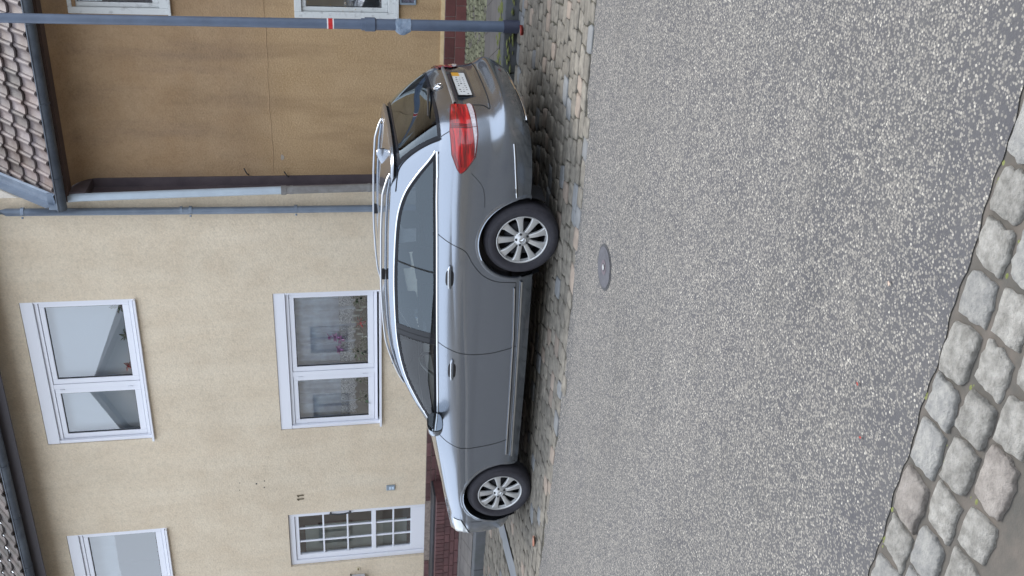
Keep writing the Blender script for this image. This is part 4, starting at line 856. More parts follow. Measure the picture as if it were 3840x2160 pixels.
# analytic normals
dS = np.gradient(SURF, axis=0); dV = np.gradient(SURF, axis=1); NN = np.cross(dS, dV); NN /= np.linalg.norm(NN, axis=2, keepdims=True) + 1e-12
od = np.array([outward(s) for s in ss])[:, None, :]; sg = np.sign(np.sum(NN * od, axis=2, keepdims=True)); NN *= np.where(sg == 0, 1, sg)
cr_rows = [sum(NSEG[:k]) for k in (4, 5, 6)]
def crease_normal(i, j, jface):     # one-sided normals at the body creases
    if j in cr_rows:
        a = V[i, min(j, jface + 1)] ; lo, hi = (jface, jface + 1); dv = SURF[i, hi] - SURF[i, lo]; n = np.cross(dS[i, j], dv); n /= np.linalg.norm(n) + 1e-12
        if np.dot(n, od[i, 0]) < 0: n = -n
        soft = 0.35; m_ = n * (1 - soft) + NN[i, j] * soft; return m_ / np.linalg.norm(m_)
    return NN[i, j]
def piece(name, cells, sides, m_):
    vid = {}; vs = []; fs = []; ns = []
    def vtx(i, j, sd):
        k = (i, j, sd if abs(V[i, j][1]) > 1e-4 else 0)
        if k not in vid: vid[k] = len(vs); p = V[i, j]; vs.append((p[0] - XC, p[1] * sd, p[2]))
        return vid[k]
    for sd in sides:
        for i, j in cells:
            loop = [(i, j), (i + 1, j), (i + 1, j + 1), (i, j + 1)]
            if sd == -1: loop = loop[::-1]
            f = []; n_ = []
            for a, c in loop:
                q = vtx(a, c, sd)
                if q in f: continue
                f.append(q); nn = crease_normal(a, c, j); n_.append((nn[0], nn[1] * sd, nn[2]))
            if len(f) > 2: fs.append(f); ns += n_
    me = bpy.data.meshes.new(name); me.from_pydata(vs, [], fs); me.materials.append(m_)
    me.polygons.foreach_set('use_smooth', [True] * len(fs)); me.update(); me.normals_split_custom_set([Vector(n) for n in ns])
    o = bpy.data.objects.new(name, me); COL.objects.link(o); o.parent = car
    return o
body = piece('body', pieces['body'], (1, -1), M['paint'])
doors = {}
for nm in ('front_door', 'rear_door'):
    for sd in (1, -1): doors[nm, sd] = piece(nm, pieces[nm], (sd,), M['paint'])
gate = piece('tailgate', pieces['tailgate'], (1, -1), M['paint'])
# roof, bonnet, windscreen: cross sections between the roof-edge lines
Tc = lambda x: (-Wk[7](x), Zk[7](x)) if XF <= x <= XR else None
def top_pt(x, eta):
    if x <= XR and x >= XF: wv, zv = Wk[7](x), Zk[7](x)
    else:
        s = s_of_x(x, 5) if False else None
        lo, hi = (2, 3) if x > XR else (0, 1)
        for _ in range(30):
            m_ = (lo + hi) / 2
            if levels(m_)[7][0] < x: lo = m_
            else: hi = m_
        L = levels((lo + hi) / 2)[7]; wv, zv = -L[1], L[2]
    bow = float(np.interp(x, [-0.8, 0.3, 0.75, 1.4, 2.2], [0.0, 0.0, 0.10, 0.12, 0.0])); crown = float(np.interp(x, [-0.73, -0.3, 0.5, 0.9, 1.4, 2.4, 3.2, 3.48], [0.005, 0.03, 0.045, 0.05, 0.045, 0.05, 0.035, 0.004]))
    q = 1 - eta * eta; q2 = 1 - abs(eta) ** 2.6
    return (x - bow * q, wv * eta, zv + crown * q2)
def top_patch(name, xs, m_, off=0.0, e0=1.0, ne=26):
    c = CB(); c.m.grid([[np.array(top_pt(x, -e0 + 2 * e0 * k / ne)) + np.array([0, 0, off]) for k in range(ne + 1)] for x in xs]); return c.build(name, m_, recalc=True)
top_patch('bonnet', list(np.linspace(-0.728, -0.3, 14)) + list(np.linspace(-0.27, 0.73, 24)), M['paint'])
top_patch('roof', list(np.linspace(1.40, 3.2, 50)) + list(np.linspace(3.23, 3.49, 14)), M['paint'])
top_patch('windscreen', np.linspace(0.735, 1.395, 20), M['carglass'], e0=0.96)
c = CB(); xs_ = np.linspace(0.735, 1.395, 24)
for e0, e1 in ((-1.0, -0.93), (0.93, 1.0)): c.m.grid([[np.array(top_pt(x, e)) + np.array([0, 0, 0.002]) for e in (e0, (e0 + e1) / 2, e1)] for x in xs_])
c.m.grid([[np.array(top_pt(x, e)) + np.array([0, 0, 0.002]) for x in (1.36, 1.40)] for e in np.linspace(-1, 1, 20)]); c.m.grid([[np.array(top_pt(x, e)) + np.array([0, 0, 0.004]) for x in (0.70, 0.80)] for e in np.linspace(-1, 1, 20)])
c.build('windscreen_frame', M['black'])
# ---- panel gaps
c = CB(); gw = 0.006
for G in (G_front, G_B, G_rear): ribbon(c, xz(dens(G)), gw)
ribbon(c, xz(dens([(0.69, 0.287), (2.45, 0.345)])), 0.005)
ribbon(c, [(s_of_x(x, z), z) for x, z in dens(smooth_pl([(3.50, 0.79), (3.40, 0.705), (3.30, 0.675), (3.2, 0.668)]))], 0.0035)
ribbon(c, [(s_, col_(s_)[-1][2] - 0.0005) for s_ in np.linspace(0.4, 1.285, 60)], 0.006, 0.002)
ribbon(c, xz(dens([(0.10, 0.70), (0.02, 0.745), (-0.28, 0.73)])) if False else xz(dens([(-0.36, 0.60), (-0.37, 0.36)])), 0.004)
# tailgate side and lower shut lines
tg = [(P_(s_, 1.0)[0], 1) for s_ in (2.5,)]
ribbon(c, yz(dens(smooth_pl([(-0.725, 1.045), (-0.735, 0.98), (-0.735, 0.955)]))), 0.006)
ribbon(c, yz(dens(smooth_pl([(-0.47, 0.74), (-0.50, 0.66), (-0.56, 0.615), (-0.45, 0.606), (-0.2, 0.603), (-0.005, 0.603)], 12))), 0.010)
c.build('panel_gap', M['gap'], mirror='both')
# ---- side glass: three panes each side
def sidewin(name, xa, xb, lean_a, lean_b, m_, mir):
    c = CB(); n = 40; rows = []
    for i in range(n + 1):
        u = i / n; row = []
        for k in range(15):
            t = k / 14
            x0_, x1_ = xa + lean_a * (1 - t), xb + lean_b * (1 - t); x = x0_ + (x1_ - x0_) * u; x = min(x, 3.62)
            zl, zh = belt(x) + 0.004, dlo_top(x) - 0.002; z = zl + (max(zh, zl + 0.001) - zl) * t; s = s_of_x(x, z); row.append(P_(s, z) + Nrm(s, z) * 0.0025)
        rows.append(row)
    c.m.grid(rows); return c.build(name, m_, mirror=mir)
for mir in (None, 'far'):
    sidewin('window_pane', 0.89, 1.835, 0.0, -0.035, M['carglass'], mir)
    sidewin('window_pane', 1.955, 2.585, -0.035, -0.05, M['privacy'], mir)
    sidewin('window_pane', 2.60, 3.61, -0.05, 0.0, M['privacy'], mir)
# pillars: gloss black covers, frit and seals
def stripe(c, xa, xb, la, lb, off):
    rows = []
    for i in range(5):
        row = []
        for k in range(15):
            t = k / 14; x = (xa + la * (1 - t)) + ((xb + lb * (1 - t)) - (xa + la * (1 - t))) * i / 4; zl, zh = belt(x), dlo_top(x); z = zl + (zh - zl) * t; s = s_of_x(x, z); row.append(P_(s, z) + Nrm(s, z) * off)
        rows.append(row)
    c.m.grid(rows)
c = CB(); stripe(c, 1.845, 1.955, -0.035, -0.035, 0.0045); c.build('pillar_trim', M['frit2'], mirror='both')
c = CB(); stripe(c, 1.895, 1.902, -0.035, -0.035, 0.0055); stripe(c, 2.588, 2.600, -0.05, -0.05, 0.0055); stripe(c, 1.835, 1.846, -0.035, -0.035, 0.0052); c.build('glass_seal', M['gap'], mirror='both')
c = CB()
topline = [(x, dlo_top(x)) for x in np.concatenate([np.linspace(0.88, 3.2, 90), np.linspace(3.22, 3.63, 44)])]
botline = [(x, belt(x)) for x in np.linspace(0.88, 3.615, 110)]
ribbon(c, xz([(x, z - 0.014) for x, z in topline]), 0.028, 0.004); ribbon(c, xz([(x, z + 0.014) for x, z in botline]), 0.030, 0.004)
c.build('window_frit', M['frit'], mirror='both')
c = CB(); ribbon(c, xz([(x, z + 0.004) for x, z in topline]), 0.012, 0.004, thick=0.004); ribbon(c, xz([(x, z - 0.004) for x, z in [(xx, belt(xx)) for xx in np.linspace(0.80, 3.63, 110)]]), 0.016, 0.004, thick=0.006)
c.build('window_chrome', M['chrome'], mirror='both')
# ---- rear screen, spoiler, wiper
c = CB(); rows = []
for s in np.concatenate([np.linspace(2.30, 2.7, 40), np.linspace(2.72, 3.0, 24)]):
    row = []
    for k in range(19):
        z = 1.022 + (1.362 - 1.022) * k / 18; c0 = s_of_y(-hatch_edge(z), z); s2 = c0 + (3.0 - c0) * (s - 2.30) / 0.70; row.append(P_(s2, z) + Nrm(s2, z) * 0.003)
    rows.append(row)
c.m.grid(rows); c.build('rear_window', M['privacy'], mirror='join')
c = CB()
edge = [(s_of_y(-hatch_edge(z) + 0.016, z), z) for z in np.linspace(1.03, 1.365, 24)]; ribbon(c, edge, 0.034, 0.005); ribbon(c, [(s, 1.034) for s in np.linspace(edge[0][0], 3, 30)], 0.028, 0.005); ribbon(c, [(s, 1.350) for s in np.linspace(edge[-1][0], 3, 30)], 0.03, 0.005)
ribbon(c, [(s_of_y(-hatch_edge(z), z), z) for z in np.linspace(1.02, 1.37, 24)], 0.008, 0.0055)
c.build('rear_window_frit', M['frit'], mirror='join')
c = CB(); rows = []; und = []   # roof spoiler lip follows the rear roof edge round the corners
for s_ in np.concatenate([np.linspace(2.06, 2.6, 44), np.linspace(2.61, 3.0, 20)]):
    p = levels(s_)[7]; q = levels(min(3, s_ + 0.004))[7] - levels(max(2, s_ - 0.004))[7]; o = np.array([-q[1], q[0], 0.0]); o /= np.linalg.norm(o); o = o if o[0] > 0 or o[1] < 0 else -o
    k = min(1.0, (s_ - 2.06) / 0.22) ** 1.3
    if s_ > 2.999: o = np.array([1.0, 0, 0])
    rows.append([p - o * 0.10 * k + (0, 0, 0.006 * k), p - o * 0.04 * k + (0, 0, 0.010 * k), p + o * 0.012 * k + (0, 0, 0.011 * k), p + o * 0.050 * k + (0, 0, 0.003 * k), p + o * 0.053 * k + (0, 0, -0.012 * k), p + o * 0.02 * k + (0, 0, -0.024 * k)])
    und.append([p + o * 0.046 * k + (0, 0, -0.010 * k), p + o * 0.040 * k + (0, 0, -0.022 * k), p - o * 0.01 * k + (0, 0, -0.045 * k)])
c.m.grid(rows); c.build('spoiler', M['paint'], mirror='join')
c = CB(); c.m.grid(und); c.build('spoiler_underside', M['black'], mirror='join')
c = CB(); y0_, z0_ = 0.02, 1.045
A = P_(3, 1.05) + (0.03, 0.0, 0); Bp = P_(s_of_y(-0.46, 1.10), 1.10) + (0.022, 0, 0)
c.m.tube([A, (A + Bp) / 2 + (0.012, 0, 0.004), Bp], [0.012, 0.008, 0.006], 8); c.m.tube([A + (-0.02, 0, -0.005), A + (0.012, 0, 0)], 0.022, 12); c.build('wiper', M['blackmatt'])
# ---- chrome and trim strips
c = CB(); ribbon(c, xz(dens([(0.47, 0.243), (1.2, 0.258), (1.9, 0.278), (2.455, 0.296)])), 0.022, 0.004, thick=0.010); c.build('sill_trim', M['chrome'], mirror='both')
c = CB(); ribbon(c, xz(dens([(0.50, 0.300), (1.2, 0.313), (1.9, 0.330), (2.40, 0.357)])), 0.010, 0.006, thick=0.008); c.build('rub_strip', M['chrome'], mirror='both')
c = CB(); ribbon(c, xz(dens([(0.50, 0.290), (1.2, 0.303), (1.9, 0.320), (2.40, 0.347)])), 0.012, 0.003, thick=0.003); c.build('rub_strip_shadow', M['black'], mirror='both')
c = CB(); ribbon(c, xz(dens([(3.27, 0.405), (3.5, 0.432), (3.72, 0.452)])), 0.010, 0.005, thick=0.006); c.build('bumper_strip', M['chrome'], mirror='both')
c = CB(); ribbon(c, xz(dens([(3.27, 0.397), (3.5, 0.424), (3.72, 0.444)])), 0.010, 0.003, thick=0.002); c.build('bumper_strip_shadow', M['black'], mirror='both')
c = CB(); lowb = [(s, P_(s, 0)[2] + 0.0) for s in np.linspace(2.44, 3.0, 50)]
ribbon(c, [(s, levels(s)[0][2] + 0.014) for s in np.linspace(2.56, 3.0, 60)], 0.045, 0.003, thick=0.003); c.build('diffuser', M['blackmatt'], mirror='join')
c = CB(); ribbon(c, [(s, levels(s)[0][2] + 0.030 - 0.012 * math.sin((s - 2.46) * 5.8)) for s in np.linspace(2.56, 3.0, 60)], 0.011, 0.009, thick=0.006); c.build('bumper_chrome', M['chrome'], mirror='join')
for sd in (-1, 1):
    c = CB(); y_ = 0.50 * sd; c.m.tube([(3.70, y_, 0.325), (3.845, y_, 0.322)], [0.03, 0.034], 16, cap=False, flat=(1.9, 0.75)); c.m.tube([(3.845, y_, 0.322), (3.74, y_, 0.322)], [0.034, 0.026], 16, cap=True, flat=(1.8, 0.65)); c.build('exhaust_tip', M['chrome'])
# ---- tail lamps (wrap the corner), white band below
s_tip = s_of_x(3.50, 0.875); s_in = s_of_y(-0.455, 0.85)
fr = lambda s: (s - s_tip) / (s_in - s_tip)
ztop = lambda s: float(np.interp(fr(s), [0, 0.06, 0.25, 0.55, 0.8, 1.0], [0.882, 0.905, 0.945, 0.952, 0.935, 0.915]))
zbot = lambda s: float(np.interp(fr(s), [0, 0.06, 0.22, 0.5, 0.8, 0.97, 1.0], [0.872, 0.835, 0.765, 0.738, 0.738, 0.745, 0.76]))
zmid = lambda s: float(np.interp(fr(s), [0, 0.2, 0.35, 0.6, 1.0], [0.872, 0.775, 0.770, 0.778, 0.792]))
srr = list(np.linspace(s_tip, s_in, 46))
for mir in (None, 'far'):
    c = CB(); patch(c, srr, lambda s: max(zbot(s) + 0.004, zmid(s)), lambda s: ztop(s) - 0.004, 12, 0.012); tl = c.build('tail_lamp', M['lens'], mirror=mir)
    c = CB(); patch(c, [s for s in srr if fr(s) > 0.17], lambda s: zbot(s) + 0.006, lambda s: zmid(s) - 0.004, 4, 0.013); c.build('white_band', M['lenswhite'], mirror=mir, parent=tl)
    c = CB(); patch(c, srr, zbot, ztop, 8, 0.004); rim_ = []
    ribbon(c, [(s, ztop(s)) for s in srr], 0.010, 0.004, thick=0.006); ribbon(c, [(s, zbot(s)) for s in srr], 0.010, 0.004, thick=0.006); ribbon(c, [(s, zmid(s) - 0.002) for s in srr[6:]], 0.006, 0.006, thick=0.008)
    sm = s_tip + 0.60 * (s_in - s_tip); ribbon(c, [(sm, z) for z in np.linspace(zbot(sm), ztop(sm), 10)], 0.008, 0.006, thick=0.008)
    c.build('lamp_housing', M['lensdark'], mirror=mir, parent=tl)
    c = CB(); 
    for k in range(3):
        dz = 0.028 + k * 0.042; ribbon(c, [(s, ztop(s) - dz * (0.4 + 0.6 * min(1, fr(s) * 3))) for s in srr[4:26]], 0.006, 0.0128)
    ribbon(c, [(s, ztop(s) - 0.05) for s in srr[30:]], 0.006, 0.0128)
    for s in srr[27:30]: ribbon(c, [(s, z) for z in np.linspace(zmid(s) + 0.006, ztop(s) - 0.006, 6)], 0.012, 0.0125)
    c.build('lens_ribs', M['lensdark'], mirror=mir, parent=tl)
# third, dull red edge line of the far lamp is covered by the mirrored copy
# ---- plate, recess, badge, handle strip
def rearpt(y, z, off=0.0):
    s = s_of_y(-abs(y), z); p = P_(s, z) + Nrm(s, z) * off; return np.array([p[0], p[1] if y <= 0 else -p[1], p[2]])
def rear_quad(cb, y0, y1, z0, z1, off, mi=0, ny=10, nz=4):
    cb.m.grid([[rearpt(y0 + (y1 - y0) * i / ny, z0 + (z1 - z0) * k / nz, off) for k in range(nz + 1)] for i in range(ny + 1)], mi=mi)
c = CB(); rear_quad(c, -0.33, 0.36, 0.695, 0.872, 0.0015); c.build('plate_recess', mat('recess_shade', srgb(92, 98, 108), rough=0.3, metal=0.6, coat=1.0), parent=gate)  # flat panel: the recess shade is put into a darker body colour
c = CB()
rows = [[rearpt(y, 0.868 + 0.0, 0.002), rearpt(y, 0.874, 0.022), rearpt(y, 0.890, 0.024), rearpt(y, 0.897, 0.002)] for y in np.linspace(-0.44, 0.44, 30)]; c.m.grid(rows)
c.build('handle_strip', M['satin'], parent=gate, recalc=True)
c = CB(); ys_ = np.linspace(0.27, 0.375, 8)
c.m.grid([[rearpt(y, 0.72 + 0.05 * k + 0.0, 0.004 + 0.012 * math.sin(math.pi * (y - 0.27) / 0.105)) for k in range(4)] for y in ys_]); c.build('recess_edge', M['paint'], parent=gate)
PX = rearpt(0.0, 0.78, 0)[0] + 0.016
pl = CB(); pl.m.box(PX - 0.008, PX, -0.305, 0.255, 0.718, 0.836); plate = pl.build('number_plate', M['plate'], parent=gate, recalc=True, bevel=0.003)
c = CB(); frame_pts = ((-0.31, 0.26, 0.836, 0.842), (-0.31, 0.26, 0.712, 0.718), (-0.311, -0.305, 0.712, 0.842), (0.255, 0.261, 0.712, 0.842))
for a, d, e, f_ in frame_pts: c.m.box(PX - 0.008, PX + 0.003, a, d, e, f_)
c.build('plate_frame', M['black'], parent=gate, recalc=True)
c = CB(); rr = random.Random(5)
for k in range(9):      # characters are too small to read in the photograph: dark strokes only
    y_ = -0.275 + k * 0.048
    for zz in (0.742, 0.770, 0.798):
        if rr.random() < 0.72: c.m.box(PX + 0.0002, PX + 0.0012, y_, y_ + 0.006 + 0.012 * rr.random(), zz, zz + 0.008 + 0.008 * rr.random())
c.build('plate_pattern', M['platetext'], parent=gate, recalc=True)
c = CB(); c.m.box(PX + 0.0002, PX + 0.002, 0.165, 0.252, 0.768, 0.834); c.build('plate_amber_patch', M['amberpatch'], parent=gate, recalc=True)  # amber rectangle in the upper corner of the plate
def star(cb, ctr, ax_u, ax_v, ax_n, r_):
    ctr, ax_u, ax_v, ax_n = map(np.array, (ctr, ax_u, ax_v, ax_n))
    cb.m.tube([ctr + r_ * (math.cos(a) * ax_u + math.sin(a) * ax_v) for a in np.linspace(0, 2 * math.pi, 29)], r_ * 0.10, 8, cap=False)
    for k in range(3):
        a = math.pi / 2 + k * 2 * math.pi / 3; d = math.cos(a) * ax_u + math.sin(a) * ax_v; e = -math.sin(a) * ax_u + math.cos(a) * ax_v
        cb.m.add([ctr + d * r_, ctr + e * r_ * 0.17 + d * r_ * 0.1, ctr + ax_n * r_ * 0.22, ctr - e * r_ * 0.17 + d * r_ * 0.1], [(0, 1, 2), (0, 2, 3)])
bc = rearpt(0.0, 0.972, 0.008); nb = Nrm(3.0, 0.972); c = CB(); star(c, bc, (0, 1, 0), np.cross(nb, (0, 1, 0)) * 1.0 if np.cross(nb, (0, 1, 0))[2] > 0 else -np.cross(nb, (0, 1, 0)), nb, 0.044); c.build('star_badge', M['chrome'], parent=gate)
c = CB(); 
for k, y_ in enumerate((0.50, 0.53, 0.56)):
    p = rearpt(y_, 0.835, 0.003); c.m.box(p[0], p[0] + 0.002, y_ - 0.011, y_ + 0.011, 0.824, 0.829); c.m.box(p[0], p[0] + 0.002, y_ - 0.011, y_ - 0.006, 0.824, 0.848); c.m.box(p[0], p[0] + 0.002, y_ - 0.011, y_ + 0.011, 0.844, 0.849)
c.build('type_lettering', M['chrome'], parent=gate)
# ---- headlamps, grille (front, mostly hidden from here)
for mir in (None, 'far'):
    c = CB(); sa, sb = s_of_x(-0.33, 0.72), 0.42
    patch(c, np.linspace(sa, sb, 24), lambda s: float(np.interp(s, [sb, (sa + sb) / 2, sa], [0.565, 0.60, 0.70])), lambda s: float(np.interp(s, [sb, sa], [0.700, 0.775])), 8, 0.006); hl = c.build('headlamp', M['headlamp'], mirror=mir)
    c = CB(); ribbon(c, [(s, float(np.interp(s, [sb, (sa + sb) / 2, sa], [0.565, 0.60, 0.70]))) for s in np.linspace(sa, sb, 24)], 0.006, 0.0075); c.build('lamp_edge', M['black'], mirror=mir, parent=hl)
c = CB(); patch(c, np.linspace(0.0, 0.34, 14), lambda s: 0.43, lambda s: 0.66, 6, 0.012); gr = c.build('grille', M['black'], mirror='join')
c = CB()
for zz in (0.48, 0.54, 0.60, 0.655): ribbon(c, [(s, zz) for s in np.linspace(0, 0.33, 14)], 0.014, 0.014, thick=0.01)
c.build('grille_bars', M['chrome'], mirror='join', parent=gr)
# ---- door handles, mirrors, rails, antenna
for sd, mir in ((1, None), (-1, 'far')):
    for nm, hx, hz in (('front_door', 1.565, 0.868), ('rear_door', 2.535, 0.925)):
        c = CB(); s0 = sx(hx)
        rows = []
        for i in range(13):
            u = i / 12 * 2 - 1; hh = 0.034 * math.sqrt(max(0, 1 - u ** 4)) + 0.0005; x_ = hx - 0.012 + u * 0.085; s = sx(x_); rows.append([P_(s, hz + 0.002 + k * hh) + Nrm(s, hz) * 0.0015 for k in (-1, -0.5, 0, 0.5, 1)])
        c.m.grid(rows); cup = c.build('handle_cup', M['black'], parent=doors[nm, sd], mirror=mir)
        c = CB(); pts = []
        for i in range(11):
            u = i / 10 * 2 - 1; x_ = hx + u * 0.112; s = sx(x_); bow_ = 0.034 * (1 - abs(u) ** 5) + 0.004; pts.append(P_(s, hz + 0.004 * u) + Nrm(s, hz) * bow_)
        c.m.tube(pts, [0.008] + [0.0135] * 9 + [0.008], 10, flat=(0.8, 1.15)); c.build('door_handle', M['paint'], parent=doors[nm, sd], mirror=mir, recalc=True)
        c = CB(); c.m.tube([p + np.array([0, -0.008, 0.009]) for p in pts[1:-1]], 0.0045, 6); c.build('handle_chrome', M['chrome'], parent=doors[nm, sd], mirror=mir, recalc=True)
    c = CB(); rows = []   # mirror housing
    mc_ = np.array([0.985, -0.965, 1.012])
    for i in range(15):
        u = i / 14; ang = u * math.pi; row = []
        for k in range(21):
            a = 2 * math.pi * k / 20; ry, rz_ = 0.118, 0.074; ca_, sa_ = math.cos(a), math.sin(a)
            sq = (abs(ca_) ** 3 + abs(sa_) ** 3) ** (-1 / 3); fx = -0.095 * math.sin(min(1, u * 1.02) * math.pi / 2); sc = max(0.0, math.cos(u * math.pi / 2)) ** 0.45
            row.append(mc_ + np.array([fx * 1.0 + 0.03 + 0.03 * ca_ * 0.5, ry * ca_ * sq * sc, rz_ * sa_ * sq * sc - 0.006 * ca_]))
        rows.append(row)
    c.m.grid(rows); mm_ = c.build('wing_mirror', M['paint'], mirror=mir, recalc=True)
    c = CB(); c.m.add([mc_ + np.array([0.033 + 0.03 * math.cos(a) * 0.5, 0.108 * math.cos(a) * (abs(math.cos(a)) ** 3 + abs(math.sin(a)) ** 3) ** (-1 / 3), 0.066 * math.sin(a) * (abs(math.cos(a)) ** 3 + abs(math.sin(a)) ** 3) ** (-1 / 3)]) for a in np.linspace(0, 2 * math.pi, 25)[:-1]], [tuple(range(24))]); c.build('mirror_glass', mat('mirror_surface', srgb(170, 176, 182), rough=0.03, metal=1.0) if 'mg' not in M else M['mg'], mirror=mir, parent=mm_)
    c = CB(); c.m.tube([(0.93, -0.80, 0.965), (0.955, -0.88, 0.962), (0.965, -0.93, 0.975)], [0.032, 0.026, 0.03], 10, flat=(1.3, 0.7)); c.build('mirror_stalk', M['black'], mirror=mir, parent=mm_)
    # roof rail: raised chrome bar with dark slit beneath
    c = CB(); pts = []
    for x_ in np.linspace(1.28, 3.36, 46):
        u = (x_ - 1.28) / 2.08; lift = 0.052 * min(1, u / 0.22) ** 0.8 * min(1, (1 - u) / 0.09) ** 0.7 if 0 < u < 1 else 0.0
        wv, zv = (Wk[7](min(x_, XR)), Zk[7](min(x_, XR)) - max(0, x_ - XR) * 0.05); pts.append(np.array([x_, -wv + 0.018, zv + 0.012 + lift]))
    c.m.tube(pts, 0.0105, 10, flat=(1.2, 0.95)); rl = c.build('roof_rail', M['satin'], mirror=mir, recalc=True)
    c = CB(); c.m.tube([p - np.array([0, 0, 0.012 + (p[2] - 0.012 - Zk[7](min(p[0], XR))) * 0.55]) for p in pts[2:-1]], 0.010, 8, flat=(1.1, 1.3)); c.build('rail_base', M['paint'], mirror=mir, parent=rl, recalc=True)
    c = CB()
    for x_ in (2.42,): c.m.box(x_ - 0.05, x_ + 0.05, -Wk[7](x_) + 0.008, -Wk[7](x_) + 0.028, Zk[7](x_) - 0.005, Zk[7](x_) + 0.058)
    c.build('rail_foot', M['black'], mirror=mir, parent=rl, recalc=True)
c = CB(); rows = []
for i in range(9):
    u = i / 8; hgt = 0.062 * math.sin(math.pi * min(1, u * 0.62 + 0.02)) * (1 if u < 0.93 else 0.75); zb = top_pt(3.18 + 0.14 * u, 0)[2]
    rows.append([(3.18 + 0.14 * u, -0.022 * (1 - u * 0.5), zb - 0.002), (3.18 + 0.14 * u, -0.008, zb + hgt * 0.7), (3.18 + 0.14 * u, 0, zb + hgt), (3.18 + 0.14 * u, 0.008, zb + hgt * 0.7), (3.18 + 0.14 * u, 0.022 * (1 - u * 0.5), zb - 0.002)])
c.m.grid(rows); c.build('antenna_fin', M['paint'], recalc=True)
# ---- wheel arches, underbody, cabin
c = CB()
for (cx, cz, rr) in (ARF, ARR):
    rows = []
    for a in np.linspace(-0.42, math.pi + 0.40, 60):
        x_, z_ = cx + rr * math.cos(a), cz + rr * math.sin(a)
        if z_ < 0.18: continue
        s = s_of_x(x_, z_); p = P_(s, z_); o = np.array([math.cos(a), 0, math.sin(a)])
        rows.append([p + o * 0.030 + (0, 0.0005, 0), p + o * 0.012 + (0, -0.007, 0), p - o * 0.002 + (0, -0.004, 0), p - o * 0.003 + (0, 0.03, 0)])
    c.m.grid(rows)
c.build('arch_lip', M['paint'], mirror='both')
c = CB()
for (cx, cz, rr) in (ARF, ARR):
    rows = []
    for a in np.linspace(-0.5, math.pi + 0.5, 40):
        o = np.array([math.cos(a), 0, math.sin(a)]) * (rr + 0.002); rows.append([(cx + o[0], -0.895 if math.sin(a) > 0.0 else -0.86, cz + o[2]), (cx + o[0] * 1.03, -0.60, cz + o[2] * 1.03), (cx, -0.60, cz)])
    c.m.grid(rows)
c.build('wheel_well', M['blackmatt'], mirror='both')
c = CB(); c.m.box(-0.55, -0.42, -0.66, 0.66, 0.22, 0.5); c.m.box(0.42, 2.44, -0.82, 0.82, 0.18, 0.36); c.m.box(3.3, 3.62, -0.62, 0.62, 0.34, 0.6); c.m.box(-0.42, 3.3, -0.58, 0.58, 0.20, 0.42); c.build('underbody', M['blackmatt'], recalc=True)
c = CB(); c.m.box(0.72, 1.15, -0.72, 0.72, 0.6, 0.965); c.m.box(0.85, 3.6, -0.79, -0.76, 0.4, 1.0); c.m.box(0.85, 3.6, 0.76, 0.79, 0.4, 1.0); c.m.box(0.7, 3.7, -0.76, 0.76, 0.38, 0.42); c.m.box(2.75, 3.75, -0.74, 0.74, 0.90, 0.93)
c.m.box(1.42, 3.45, -0.585, 0.585, 1.365, 1.385); c.build('cabin_trim', M['cabin'], recalc=True)
def seat(x, y, w_):
    c = CB(); c.m.box(x, x + 0.5, y - w_, y + w_, 0.45, 0.62); rot = Matrix.Rotation(R(14), 3, 'Y'); c.m.box(x + 0.46, x + 0.60, y - w_, y + w_, 0.55, 1.12, rot=rot, piv=(x + 0.5, y, 0.6)); c.m.box(x + 0.64, x + 0.72, y - 0.12, y + 0.12, 1.14, 1.31)
    return c.build('seat', M['seat'], recalc=True, bevel=0.03)
seat(1.30, -0.37, 0.25); seat(1.30, 0.37, 0.25); seat(2.15, -0.40, 0.30); seat(2.15, 0.40, 0.30)
c = CB(); cw = np.array([1.22, -0.37, 0.93]); tl_ = math.radians(25)
c.m.tube([cw + 0.185 * np.array([math.sin(a) * math.sin(tl_), math.cos(a), math.sin(a) * math.cos(tl_)]) for a in np.linspace(0, 2 * math.pi, 33)], 0.015, 8, cap=False); c.m.bar(cw - (0, 0.17, 0), cw + (0, 0.17, 0), 0.04, 0.02); c.m.tube([cw, cw + (-0.25, 0, -0.1)], 0.03, 8); c.build('steering_wheel', mat('wheel_leather', srgb(60, 62, 66), rough=0.4), recalc=True)
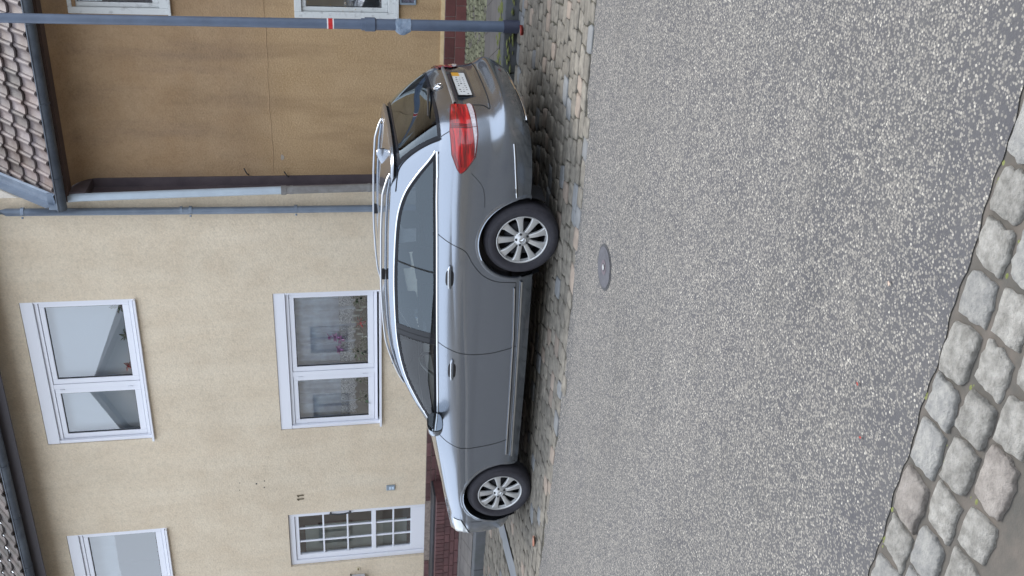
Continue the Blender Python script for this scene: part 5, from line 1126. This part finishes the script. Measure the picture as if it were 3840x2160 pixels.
# ---- wheels
def wheel(cx, side):
    wt = empty('wheel', (0, 0, 0)); wt.parent = car; wt.location = (cx - XC, side * 0.895, 0.325)
    def wb(b_, name, m_, bevel=0): 
        if side > 0: b_.v = [(x, -y, z) for x, y, z in b_.v]
        o = b_.build(name, m_, wt, bevel=bevel, shift=(0, 0, 0)); return o
    b_ = MB(); pr = [(0.222, 0.02), (0.224, 0.0), (0.232, -0.006), (0.262, -0.016), (0.290, -0.014), (0.309, 0.0), (0.320, 0.016), (0.3255, 0.035), (0.3255, 0.175), (0.310, 0.205), (0.25, 0.212), (0.21, 0.20)]; b_.lathe(pr, 72); 
    for r_ in (0.245, 0.3): b_.lathe([(r_ - 0.002, -0.0105), (r_, -0.0125 if r_ < 0.29 else -0.009), (r_ + 0.002, -0.0105)], 72)
    wb(b_, 'tyre', M['tyre'])
    b_ = MB(); b_.lathe([(0.224, 0.004), (0.222, -0.004), (0.214, -0.004), (0.209, 0.006), (0.206, 0.02), (0.200, 0.03)], 72)
    n = 9; th0 = math.pi / 2 if side < 0 else math.pi / 2
    prof_y = lambda r_: 0.006 + 0.012 * math.sin((r_ - 0.04) / 0.17 * math.pi) * -1 + (0.205 - r_) * 0.10
    for k in range(n):
        a0 = th0 + 2 * math.pi * k / n; rows_t = []; rows_b = []
        for i in range(9):
            r_ = 0.045 + (0.207 - 0.045) * i / 8; hwid = float(np.interp(r_, [0.045, 0.08, 0.15, 0.19, 0.207], [0.017, 0.0175, 0.0225, 0.029, 0.040])); y_ = prof_y(r_)
            d = np.array([math.cos(a0), 0, math.sin(a0)]); e = np.array([-math.sin(a0), 0, math.cos(a0)])
            rows_t.append([d * r_ - e * hwid + (0, y_ + 0.028, 0), d * r_ - e * hwid + (0, y_ + 0.003, 0), d * r_ - e * hwid * 0.72 + (0, y_, 0), d * r_ + (0, y_ + 0.003, 0), d * r_ + e * hwid * 0.72 + (0, y_, 0), d * r_ + e * hwid + (0, y_ + 0.003, 0), d * r_ + e * hwid + (0, y_ + 0.028, 0)])
        b_.grid(rows_t)
    b_.lathe([(0.0, -0.004), (0.030, -0.003), (0.036, 0.0), (0.052, 0.012), (0.066, 0.016), (0.070, 0.035)], 48)
    wb(b_, 'rim', M['rim'])
    for k in range(5):
        b_ = MB(); a = math.pi / 2 + k * 2 * math.pi / 5; b_.tube([(0.052 * math.cos(a), 0.001, 0.052 * math.sin(a)), (0.052 * math.cos(a), 0.02, 0.052 * math.sin(a))], 0.0095, 10); wb(b_, 'wheel_bolt', M['discs'])
    b_ = CB(); star(b_, (0, -0.006, 0), (1, 0, 0), (0, 0, 1), (0, -1, 0), 0.028); wb(b_.m, 'hub_star', M['chrome'])
    b_ = MB(); b_.lathe([(0.0, 0.055), (0.15, 0.055), (0.15, 0.075), (0.0, 0.075)], 40); b_.box(-0.15, -0.07, 0.045, 0.10, -0.05, 0.08); b_.lathe([(0.205, 0.03), (0.20, 0.10), (0.205, 0.19), (0.0, 0.19)], 40); wb(b_, 'brake_disc', M['discs'])
for cx in (0.0, 2.874):
    for sd in (-1, 1): wheel(cx, sd)

# ---- one object per separate piece
def split_loose(o):
    me = o.data; bm = bmesh.new(); bm.from_mesh(me); bm.verts.ensure_lookup_table(); seen = {}; n = 0
    for v in bm.verts:
        if v.index in seen: continue
        st_ = [v]; seen[v.index] = n
        while st_:
            a = st_.pop()
            for e_ in a.link_edges:
                q = e_.other_vert(a)
                if q.index not in seen: seen[q.index] = n; st_.append(q)
        n += 1
    bm.free()
    if n < 2: return
    for k in range(n):
        vi = [i for i in range(len(me.vertices)) if seen[i] == k]; mp = {a: c for c, a in enumerate(vi)}
        fs = [p for p in me.polygons if p.vertices[0] in mp]
        m2 = bpy.data.meshes.new(o.name.split('.')[0]); m2.from_pydata([tuple(me.vertices[i].co) for i in vi], [], [[mp[i] for i in p.vertices] for p in fs])
        for m_ in me.materials: m2.materials.append(m_)
        m2.polygons.foreach_set('use_smooth', [p.use_smooth for p in fs]); m2.polygons.foreach_set('material_index', [p.material_index for p in fs]); m2.update()
        if k == 0: first = m2; continue
        o2 = bpy.data.objects.new(o.name.split('.')[0], m2); COL.objects.link(o2); o2.parent = o.parent
    o.data = first
for o in list(COL.objects):
    if o.type == 'MESH' and o.name.split('.')[0] in ('arch_lip', 'glass_seal', 'panel_gap', 'wheel_well'): split_loose(o)
